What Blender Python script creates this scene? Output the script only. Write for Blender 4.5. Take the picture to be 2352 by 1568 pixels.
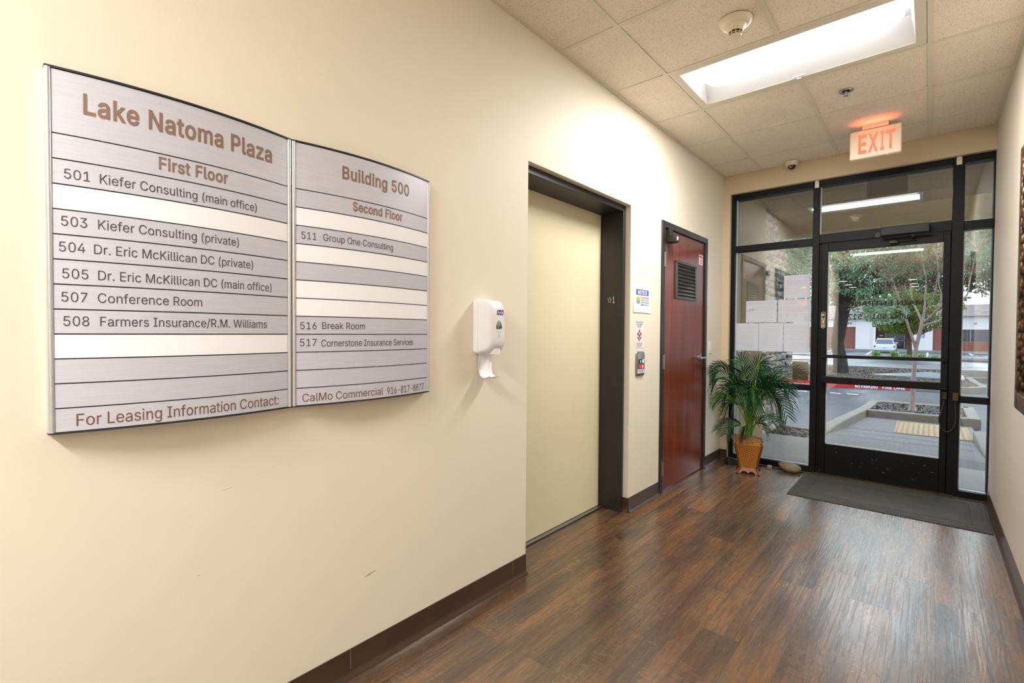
import bpy, math, random
import numpy as np
from mathutils import Vector, Matrix
from mathutils.geometry import delaunay_2d_cdt

for o in list(bpy.data.objects):
    bpy.data.objects.remove(o)
S = bpy.context.scene
COL = S.collection
R = math.radians

# ------------------------------------------------------------------ camera
F_PX = 1107.6
PITCH, YAW, ROLL = -0.01968, -0.71348, 0.00655
cam_d = bpy.data.cameras.new('camera')
cam_d.sensor_fit = 'HORIZONTAL'
cam_d.sensor_width = 36.0
cam_d.lens = F_PX / 2352 * 36.0
cam_d.clip_start = 0.02
cam_d.clip_end = 400
cam = bpy.data.objects.new('camera', cam_d)
COL.objects.link(cam)
fw = Vector((math.sin(YAW) * math.cos(PITCH), math.cos(YAW) * math.cos(PITCH), math.sin(PITCH)))
rt = Vector((math.cos(YAW), -math.sin(YAW), 0))
up = rt.cross(fw)
c_, s_ = math.cos(ROLL), math.sin(ROLL)
rt, up = rt * c_ + up * s_, up * c_ - rt * s_
M = Matrix((rt, up, -fw)).transposed().to_4x4()
M.translation = Vector((1.59957, 0, 1.27831))
cam.matrix_world = M
S.camera = cam

# ------------------------------------------------------------------ world, light, exposure
SKY = 2.0
ROOM = 57.0
S.view_settings.view_transform = 'Standard'
S.view_settings.look = 'None'
S.view_settings.exposure = 0.0
S.view_settings.gamma = 1.0
S.view_settings.use_curve_mapping = False
w = bpy.data.worlds.new('overcast_sky')
S.world = w
w.use_nodes = True
nt = w.node_tree
nt.nodes.clear()
wo = nt.nodes.new('ShaderNodeOutputWorld')
bg = nt.nodes.new('ShaderNodeBackground')
tc = nt.nodes.new('ShaderNodeTexCoord')
sx = nt.nodes.new('ShaderNodeSeparateXYZ')
rp = nt.nodes.new('ShaderNodeValToRGB')
nt.links.new(tc.outputs['Generated'], sx.inputs[0])
nt.links.new(sx.outputs['Z'], rp.inputs[0])
e = rp.color_ramp.elements
e[0].position = 0.0; e[0].color = (0.83, 0.91, 1.04, 1)
e[1].position = 1.0; e[1].color = (1.85, 2.25, 2.85, 1)
nt.links.new(rp.outputs[0], bg.inputs[0])
bg.inputs[1].default_value = SKY
nt.links.new(bg.outputs[0], wo.inputs[0])
sun_d = bpy.data.lights.new('cloudy_sun', 'SUN')
sun_d.energy = 2.4
sun_d.angle = R(50)
sun_d.color = (0.88, 0.94, 1.0)
sun = bpy.data.objects.new('cloudy_sun', sun_d)
sun.rotation_euler = (R(-60), 0, R(4))
COL.objects.link(sun)

# room constants (metres); x from the left wall, y along the corridor, z up
W, L, H = 1.9565, 5.099, 2.848
E0, E1, EH = 1.969, 3.117, 2.173
D0, D1, DH = 3.624, 4.640, 2.163
SF = 5.145                      # room face of the storefront frame
GL = 5.19                       # glass plane
rng = random.Random(7)
NP = np.random.RandomState(5)


# ------------------------------------------------------------------ helpers
def lin(r, g, b):
    f = lambda c: (c / 255 / 12.92) if c / 255 <= .04045 else ((c / 255 + .055) / 1.055) ** 2.4
    return (f(r), f(g), f(b), 1)


class NG:
    """small wrapper for building a node material"""
    def __init__(s, name):
        s.m = bpy.data.materials.new(name)
        s.m.use_nodes = True
        s.t = s.m.node_tree
        s.b = s.t.nodes['Principled BSDF']
        s.out = s.t.nodes['Material Output']

    def n(s, typ, **kw):
        nd = s.t.nodes.new(typ)
        for k, v in kw.items():
            setattr(nd, k, v)
        return nd

    def l(s, a, b):
        s.t.links.new(a, b)

    def coord(s):
        return s.n('ShaderNodeTexCoord').outputs['Object']

    def geo(s):
        return s.n('ShaderNodeNewGeometry').outputs['Position']

    def math(s, op, a, b=None, c=None):
        nd = s.n('ShaderNodeMath', operation=op)
        for i, v in enumerate((a, b, c)):
            if v is None:
                continue
            if isinstance(v, (int, float)):
                nd.inputs[i].default_value = v
            else:
                s.l(v, nd.inputs[i])
        return nd.outputs[0]

    def mapping(s, vec, scale=(1, 1, 1), loc=(0, 0, 0)):
        nd = s.n('ShaderNodeMapping')
        s.l(vec, nd.inputs[0])
        nd.inputs['Scale'].default_value = scale
        nd.inputs['Location'].default_value = loc
        return nd.outputs[0]

    def noise(s, vec, scale, detail=3, rough=.5):
        nd = s.n('ShaderNodeTexNoise')
        s.l(vec, nd.inputs['Vector'])
        nd.inputs['Scale'].default_value = scale
        nd.inputs['Detail'].default_value = detail
        nd.inputs['Roughness'].default_value = rough
        return nd.outputs['Fac']

    def ramp(s, fac, stops):
        nd = s.n('ShaderNodeValToRGB')
        s.l(fac, nd.inputs[0])
        el = nd.color_ramp.elements
        while len(el) < len(stops):
            el.new(.5)
        for q, (p, c) in zip(el, stops):
            q.position = p
            q.color = c if len(c) == 4 else (*c, 1)
        return nd.outputs[0]

    def mix(s, fac, a, b, mode='MIX'):
        nd = s.n('ShaderNodeMix', data_type='RGBA', blend_type=mode)
        for i, v in ((0, fac), (6, a), (7, b)):
            if isinstance(v, (int, float)):
                nd.inputs[i].default_value = v
            elif isinstance(v, tuple):
                nd.inputs[i].default_value = v
            else:
                s.l(v, nd.inputs[i])
        return nd.outputs[2]

    def bump(s, h, dist, strength=1.0):
        nd = s.n('ShaderNodeBump')
        s.l(h, nd.inputs['Height'])
        nd.inputs['Distance'].default_value = dist
        nd.inputs['Strength'].default_value = strength
        s.l(nd.outputs[0], s.b.inputs['Normal'])

    def base(s, v):
        if isinstance(v, tuple):
            s.b.inputs['Base Color'].default_value = v
        else:
            s.l(v, s.b.inputs['Base Color'])

    def set(s, rough=None, metal=None, spec=None, ior=None, coat=None):
        b = s.b.inputs
        if rough is not None: b['Roughness'].default_value = rough
        if metal is not None: b['Metallic'].default_value = metal
        if spec is not None: b['Specular IOR Level'].default_value = spec
        if ior is not None: b['IOR'].default_value = ior
        if coat is not None: b['Coat Weight'].default_value = coat; b['Coat Roughness'].default_value = .1
        return s


def plain(name, col, rough=.5, metal=0, var=.06, scale=12, bump=0, spec=.5, stretch=(1, 1, 1)):
    g = NG(name)
    p = g.mapping(g.coord(), stretch)
    f = g.noise(p, scale, 4)
    dark = tuple(max(0, c * (1 - var)) for c in col[:3]) + (1,)
    lite = tuple(min(1, c * (1 + var)) for c in col[:3]) + (1,)
    g.base(g.ramp(f, [(.3, dark), (.7, lite)]))
    if bump:
        g.bump(g.noise(p, scale * 6, 3), bump)
    g.set(rough, metal, spec)
    return g.m


def emit(name, col, strength):
    g = NG(name)
    em = g.n('ShaderNodeEmission')
    f = g.noise(g.coord(), 2)
    g.l(g.ramp(f, [(0, col), (1, tuple(c * .97 for c in col[:3]) + (1,))]), em.inputs[0])
    em.inputs[1].default_value = strength
    g.l(em.outputs[0], g.out.inputs[0])
    return g.m


def decal(name, col, rough=.6):
    return plain(name, col, rough, var=.02, scale=40)


# ---- setting materials
def mat_paint(name, col, marks=False):
    g = NG(name)
    p = g.geo()
    f = g.noise(p, 1.3, 2)
    c = g.ramp(f, [(.3, tuple(v * .985 for v in col[:3]) + (1,)), (.7, col)])
    g.base(c)
    g.bump(g.noise(p, 170, 3, .6), .0006, .5)
    g.set(.55, 0, .35)
    return g.m


def mat_floor():
    g = NG('vinyl_plank')
    sp = g.n('ShaderNodeSeparateXYZ')
    g.l(g.geo(), sp.inputs[0])
    x, y = sp.outputs[0], sp.outputs[1]
    PW, PL = .1525, 1.22
    u = g.math('DIVIDE', g.math('ADD', x, 9.15 - 1.184 + .002), PW)
    col_i = g.math('FLOOR', u)
    wn = g.n('ShaderNodeTexWhiteNoise', noise_dimensions='1D')
    g.l(col_i, wn.inputs['W'])
    v = g.math('ADD', g.math('DIVIDE', g.math('ADD', y, 20.0), PL), g.math('MULTIPLY', wn.outputs[0], 1.0))
    row_i = g.math('FLOOR', v)
    cmb = g.n('ShaderNodeCombineXYZ')
    g.l(col_i, cmb.inputs[0]); g.l(row_i, cmb.inputs[1])
    wn2 = g.n('ShaderNodeTexWhiteNoise', noise_dimensions='3D')
    g.l(cmb.outputs[0], wn2.inputs[0])
    tone = wn2.outputs['Value']
    # grain coordinates, shifted per plank
    off = g.n('ShaderNodeVectorMath', operation='MULTIPLY_ADD')
    g.l(wn2.outputs['Color'], off.inputs[0])
    off.inputs[1].default_value = (7, 7, 7)
    g.l(g.geo(), off.inputs[2])
    pv = off.outputs[0]
    warp = g.noise(g.mapping(pv, (3.5, .9, 1)), 1.0, 2)
    fine = g.noise(g.mapping(pv, (110, 3.2, 1)), 1, 4, .65)
    finer = g.noise(g.mapping(pv, (330, 8, 1)), 1, 2, .6)
    streak = g.noise(g.mapping(pv, (16, .9, 1)), 1, 3, .55)
    saw = g.noise(g.mapping(pv, (14, 230, 1)), 1, 2, .5)
    sawm = g.noise(g.mapping(pv, (5, 3.0, 1)), 1, 2, .5)
    # cathedral rings
    ringv = g.math('ADD', g.math('MULTIPLY', g.noise(g.mapping(pv, (9, 1.5, 1)), 1, 2, .4), 16.0), 0.0)
    ring = g.math('SINE', g.math('MULTIPLY', ringv, 6.28))
    patch = g.noise(g.mapping(pv, (7, 1.1, 1)), 1, 3, .55)
    base = g.ramp(patch, [(.24, lin(50, 36, 26)), (.40, lin(84, 60, 42)), (.52, lin(104, 77, 54)), (.64, lin(120, 84, 50)), (.78, lin(104, 85, 66))])
    tonec = g.ramp(tone, [(0, (.74, .74, .76, 1)), (.5, (1.0, 1.0, 1.0, 1)), (1, (1.22, 1.18, 1.08, 1))])
    c = g.mix(1.0, base, tonec, 'MULTIPLY')
    c = g.mix(1.0, c, g.ramp(fine, [(.3, (.55, .53, .52, 1)), (.55, (1.05, 1.05, 1.05, 1)), (.75, (1.25, 1.22, 1.18, 1))]), 'MULTIPLY')
    c = g.mix(.5, c, g.ramp(streak, [(.35, (.45, .44, .45, 1)), (.5, (1, 1, 1, 1)), (.7, (1.2, 1.1, .95, 1))]), 'MULTIPLY')
    c = g.mix(g.math('MULTIPLY', g.math('MULTIPLY', g.math('GREATER_THAN', saw, .58), g.math('GREATER_THAN', sawm, .56)), .16), c, lin(190, 150, 104))
    c = g.mix(g.math('MULTIPLY', g.math('GREATER_THAN', ring, .8), .22), c, lin(45, 32, 24))
    # seams
    fu = g.math('FRACT', u); fv = g.math('FRACT', v)
    ex = g.math('LESS_THAN', g.math('MINIMUM', fu, g.math('SUBTRACT', 1.0, fu)), .006)
    ey = g.math('LESS_THAN', g.math('MINIMUM', fv, g.math('SUBTRACT', 1.0, fv)), .0009)
    seam = g.math('MAXIMUM', ex, ey)
    c = g.mix(g.math('MULTIPLY', seam, .55), c, lin(30, 22, 18))
    g.base(c)
    h = g.math('ADD', g.math('MULTIPLY', fine, .9), g.math('MULTIPLY', streak, .5))
    h = g.math('SUBTRACT', g.math('ADD', h, g.math('MULTIPLY', ring, .10)), g.math('MULTIPLY', seam, 1.0))
    g.bump(h, .0008, .5)
    rr = g.ramp(fine, [(.3, (.33,) * 3), (.7, (.20,) * 3)])
    g.l(rr, g.b.inputs['Roughness'])
    g.set(None, 0, .5, 2.15)
    return g.m


def mat_tile():
    g = NG('acoustic_tile')
    p = g.geo()
    vo = g.n('ShaderNodeTexVoronoi')
    g.l(g.mapping(p, (1.0, .75, 1)), vo.inputs['Vector'])
    vo.inputs['Scale'].default_value = 200
    wn = g.n('ShaderNodeTexWhiteNoise', noise_dimensions='3D')
    g.l(vo.outputs['Color'], wn.inputs[0])
    thr = g.math('MULTIPLY', g.math('GREATER_THAN', wn.outputs['Value'], .55), g.math('MULTIPLY', wn.outputs['Value'], .36))
    pit = g.math('LESS_THAN', vo.outputs['Distance'], thr)
    f2 = g.noise(p, 260, 3)
    pit2 = g.math('GREATER_THAN', f2, .66)
    base = g.ramp(g.noise(p, 5, 2), [(.3, lin(236, 224, 208)), (.7, lin(242, 231, 216))])
    c = g.mix(g.math('MULTIPLY', pit, .62), base, lin(95, 74, 50))
    c = g.mix(g.math('MULTIPLY', pit2, .16), c, lin(120, 95, 70))
    g.base(c)
    g.bump(g.math('SUBTRACT', g.math('MULTIPLY', f2, .4), pit), .002, .5)
    g.set(.9, 0, .1)
    return g.m


def mat_glass(name, tint=(.95, .985, .975, 1), refl=.08):
    g = NG(name)
    tr = g.n('ShaderNodeBsdfTransparent')
    tr.inputs[0].default_value = tint
    gl = g.n('ShaderNodeBsdfGlossy')
    gl.inputs['Roughness'].default_value = 0.0
    gl.inputs['Color'].default_value = (1, 1, 1, 1)
    fr = g.n('ShaderNodeFresnel')
    fr.inputs[0].default_value = 1.45
    f = g.math('MINIMUM', g.math('ADD', fr.outputs[0], refl), .9)
    mx = g.n('ShaderNodeMixShader')
    g.l(f, mx.inputs[0]); g.l(tr.outputs[0], mx.inputs[1]); g.l(gl.outputs[0], mx.inputs[2])
    g.l(mx.outputs[0], g.out.inputs[0])
    return g.m


def mat_brick(name, c1, c2, mortar, sc):
    g = NG(name)
    sp = g.n('ShaderNodeSeparateXYZ'); g.l(g.geo(), sp.inputs[0])
    cb = g.n('ShaderNodeCombineXYZ'); g.l(sp.outputs[0], cb.inputs[0]); g.l(sp.outputs[2], cb.inputs[1])
    b = g.n('ShaderNodeTexBrick')
    g.l(cb.outputs[0], b.inputs['Vector'])
    b.inputs['Color1'].default_value = c1; b.inputs['Color2'].default_value = c2; b.inputs['Mortar'].default_value = mortar
    b.inputs['Scale'].default_value = sc
    b.inputs['Mortar Size'].default_value = .02
    g.base(b.outputs[0]); g.set(.85, 0, .2)
    return g.m


def mat_ground(name, stops, scale, rough, bump=.004, wet=None, spec=.5):
    g = NG(name)
    p = g.geo()
    f = g.noise(p, scale, 6, .65)
    big = g.noise(p, .35, 3)
    c = g.ramp(f, stops)
    c = g.mix(1.0, c, g.ramp(big, [(.3, (.8, .8, .82, 1)), (.7, (1.15, 1.15, 1.15, 1))]), 'MULTIPLY')
    g.base(c)
    g.bump(g.noise(p, scale * 3, 4), bump, .6)
    if wet:
        g.l(g.ramp(g.noise(g.mapping(p, (1, .35, 1)), .8, 4), [(.38, (wet,) * 3), (.6, (rough,) * 3)]), g.b.inputs['Roughness'])
    else:
        g.b.inputs['Roughness'].default_value = rough
    g.b.inputs['Specular IOR Level'].default_value = spec
    return g.m


def mat_leaf(name, a, b, c, scale=1.5, trans=.25):
    g = NG(name)
    p = g.geo()
    f = g.noise(p, scale, 5, .7)
    g.base(g.ramp(f, [(.32, a), (.5, b), (.68, c)]))
    g.set(.55, 0, .35)
    if trans:
        tl = g.n('ShaderNodeBsdfTranslucent')
        g.l(g.ramp(f, [(.32, a), (.5, b), (.68, c)]), tl.inputs[0])
        mx = g.n('ShaderNodeMixShader'); mx.inputs[0].default_value = trans
        g.l(g.b.outputs[0], mx.inputs[1]); g.l(tl.outputs[0], mx.inputs[2]); g.l(mx.outputs[0], g.out.inputs[0])
    return g.m


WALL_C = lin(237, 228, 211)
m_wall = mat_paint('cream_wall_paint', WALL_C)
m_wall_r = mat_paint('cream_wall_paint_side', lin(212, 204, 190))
m_end = mat_paint('tan_wall_paint', lin(214, 198, 168))
m_floor = mat_floor()
m_tile = mat_tile()
m_tee = plain('painted_ceiling_tee', lin(222, 214, 198), .5, var=.02)
m_base = plain('brown_rubber_base', lin(70, 50, 36), .32, var=.12, scale=6)
m_black = plain('black_painted_steel', lin(36, 34, 32), .42, var=.15, scale=9, bump=.0004)
m_alum = plain('dark_anodised_aluminium', lin(13, 13, 14), .5, var=.15, scale=14, spec=.25)
m_alum_worn = None
m_elev = plain('cream_elevator_enamel', lin(232, 221, 188), .42, var=.03, scale=2.5)
m_chrome = plain('satin_chrome', lin(190, 190, 192), .28, 1, var=.05)
m_steel = plain('brushed_steel', lin(170, 168, 165), .34, 1, var=.12, scale=5, stretch=(40, 40, 1))
m_white = plain('white_plastic', lin(240, 241, 244), .3, var=.01)
m_offwhite = plain('ivory_plastic', lin(236, 226, 204), .4, var=.02)
m_dark = plain('dark_void', lin(18, 17, 17), .6)
m_glass = mat_glass('clear_glass')
m_paper = decal('white_paper', lin(238, 238, 240))
m_wood = None


def mat_doorwood():
    g = NG('cherry_veneer')
    p = g.coord()
    f = g.noise(g.mapping(p, (1, 22, 1.2)), 1, 5, .6)
    f2 = g.noise(g.mapping(p, (1, 160, 6)), 1, 3, .6)
    f3 = g.noise(g.mapping(p, (1, 3, 1.0)), 1.2, 3)
    c = g.ramp(f, [(.3, lin(92, 38, 21)), (.55, lin(122, 55, 31)), (.75, lin(138, 67, 37))])
    c = g.mix(1, c, g.ramp(f2, [(.3, (.8, .78, .76, 1)), (.6, (1.08, 1.06, 1.05, 1))]), 'MULTIPLY')
    c = g.mix(1, c, g.ramp(f3, [(.35, (.88, .85, .8, 1)), (.65, (1.1, 1.08, 1.0, 1))]), 'MULTIPLY')
    g.base(c)
    g.set(.3, 0, .5)
    return g.m


m_wood = mat_doorwood()


class MB:
    """collects shapes in world coordinates; build() links them as ONE mesh object"""
    def __init__(s):
        s.v, s.f = [], []

    def add(s, vs, fs):
        o = len(s.v)
        s.v += [tuple(p) for p in vs]
        s.f += [tuple(i + o for i in f) for f in fs]
        return s

    def box(s, x0, x1, y0, y1, z0, z1):
        vs = [(x, y, z) for z in (z0, z1) for y in (y0, y1) for x in (x0, x1)]
        return s.add(vs, [(0, 2, 3, 1), (4, 5, 7, 6), (0, 1, 5, 4), (2, 6, 7, 3), (0, 4, 6, 2), (1, 3, 7, 5)])

    def quad(s, a, b, c, d):
        return s.add([a, b, c, d], [(0, 1, 2, 3)])

    def prism(s, prof, fn, t0, t1):
        """closed 2D profile swept: fn(u, v, t) -> point"""
        n = len(prof)
        vs = [fn(u, v, t0) for u, v in prof] + [fn(u, v, t1) for u, v in prof]
        fs = [(i, (i + 1) % n, n + (i + 1) % n, n + i) for i in range(n)]
        fs += [tuple(range(n - 1, -1, -1)), tuple(range(n, 2 * n))]
        return s.add(vs, fs)

    def lathe(s, prof, c, axis='z', seg=28, sx=1, sy=1):
        vs, fs = [], []
        n = len(prof)
        for i in range(seg):
            a = 2 * math.pi * i / seg
            for r, h in prof:
                p, q = r * math.cos(a) * sx, r * math.sin(a) * sy
                vs.append({'z': (c[0] + p, c[1] + q, c[2] + h), 'x': (c[0] + h, c[1] + p, c[2] + q), 'y': (c[0] + p, c[1] + h, c[2] + q)}[axis])
        for i in range(seg):
            j = (i + 1) % seg
            for k in range(n - 1):
                fs.append((i * n + k, j * n + k, j * n + k + 1, i * n + k + 1))
        fs.append(tuple(i * n for i in range(seg))[::-1])
        fs.append(tuple(i * n + n - 1 for i in range(seg)))
        return s.add(vs, fs)

    def tube(s, pts, radii, seg=8):
        pts = [Vector(p) for p in pts]
        if isinstance(radii, (int, float)):
            radii = [radii] * len(pts)
        vs, fs = [], []
        t = (pts[1] - pts[0]).normalized()
        n = t.orthogonal().normalized()
        for i, p in enumerate(pts):
            if i == 0: t = pts[1] - p
            elif i == len(pts) - 1: t = p - pts[i - 1]
            else: t = pts[i + 1] - pts[i - 1]
            t = t.normalized() if t.length > 1e-9 else Vector((0, 0, 1))
            n = n - t * n.dot(t)
            n = n.normalized() if n.length > 1e-6 else t.orthogonal().normalized()
            b = t.cross(n)
            for k in range(seg):
                a = 2 * math.pi * k / seg
                vs.append(p + (n * math.cos(a) + b * math.sin(a)) * radii[i])
        for i in range(len(pts) - 1):
            for k in range(seg):
                k2 = (k + 1) % seg
                fs.append((i * seg + k, i * seg + k2, (i + 1) * seg + k2, (i + 1) * seg + k))
        fs.append(tuple(range(seg))[::-1])
        fs.append(tuple((len(pts) - 1) * seg + k for k in range(seg)))
        return s.add(vs, fs)

    def turn(s, c, ang):
        ca, sa = math.cos(ang), math.sin(ang)
        s.v = [(c[0] + (p[0] - c[0]) * ca - (p[1] - c[1]) * sa, c[1] + (p[0] - c[0]) * sa + (p[1] - c[1]) * ca, p[2]) for p in s.v]
        return s

    def build(s, name, mat, parent=None, bevel=0, seg=2, smooth=False, sub=0):
        me = bpy.data.meshes.new(name)
        off = world_loc(parent) if parent else Vector((0, 0, 0))
        me.from_pydata([(p[0] - off.x, p[1] - off.y, p[2] - off.z) for p in s.v], [], s.f)
        me.update()
        o = bpy.data.objects.new(name, me)
        COL.objects.link(o)
        me.materials.append(mat)
        if parent: o.parent = parent
        if smooth:
            me.shade_smooth()
            if not sub:
                try:
                    me.set_sharp_from_angle(angle=R(40))
                except Exception:
                    pass
        if bevel:
            b = o.modifiers.new('bevel', 'BEVEL'); b.width = bevel; b.segments = seg; b.limit_method = 'ANGLE'; b.angle_limit = R(35)
            me.shade_smooth()
            b.harden_normals = False
            try:
                me.set_sharp_from_angle(angle=R(50))
            except Exception:
                pass
        if sub:
            q = o.modifiers.new('subdiv', 'SUBSURF'); q.levels = sub; q.render_levels = sub
        return o


def world_loc(o):
    v = Vector((0, 0, 0))
    while o is not None:
        v += o.location
        o = o.parent
    return v


def tag(o, label, cat=None, group=None, kind=None):
    if label: o['label'] = label
    if cat: o['category'] = cat
    if group: o['group'] = group
    if kind: o['kind'] = kind
    return o


def thing(name, loc, label, cat, group=None, kind=None):
    o = bpy.data.objects.new(name, None)
    o.location = loc
    o.empty_display_size = .05
    COL.objects.link(o)
    return tag(o, label, cat, group, kind)


def struct(name, mb, mat, label, cat, **kw):
    return tag(mb.build(name, mat, **kw), label, cat, kind='structure')


def raw(name, v, f, mat, parent=None, smooth=False):
    """numpy vertices (n,3), faces list/array (m,k), linked as one object"""
    me = bpy.data.meshes.new(name)
    v = np.asarray(v, dtype=np.float32)
    if parent is not None:
        v = v - np.array(world_loc(parent), dtype=np.float32)
    f = np.asarray(f, dtype=np.int32)
    k = f.shape[1]
    me.vertices.add(len(v)); me.vertices.foreach_set('co', v.ravel())
    me.loops.add(f.size); me.loops.foreach_set('vertex_index', f.ravel())
    me.polygons.add(len(f)); me.polygons.foreach_set('loop_start', np.arange(0, f.size, k, dtype=np.int32))
    me.update(calc_edges=True)
    o = bpy.data.objects.new(name, me)
    COL.objects.link(o)
    me.materials.append(mat)
    if parent is not None: o.parent = parent
    if smooth: me.shade_smooth()
    return o


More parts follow.
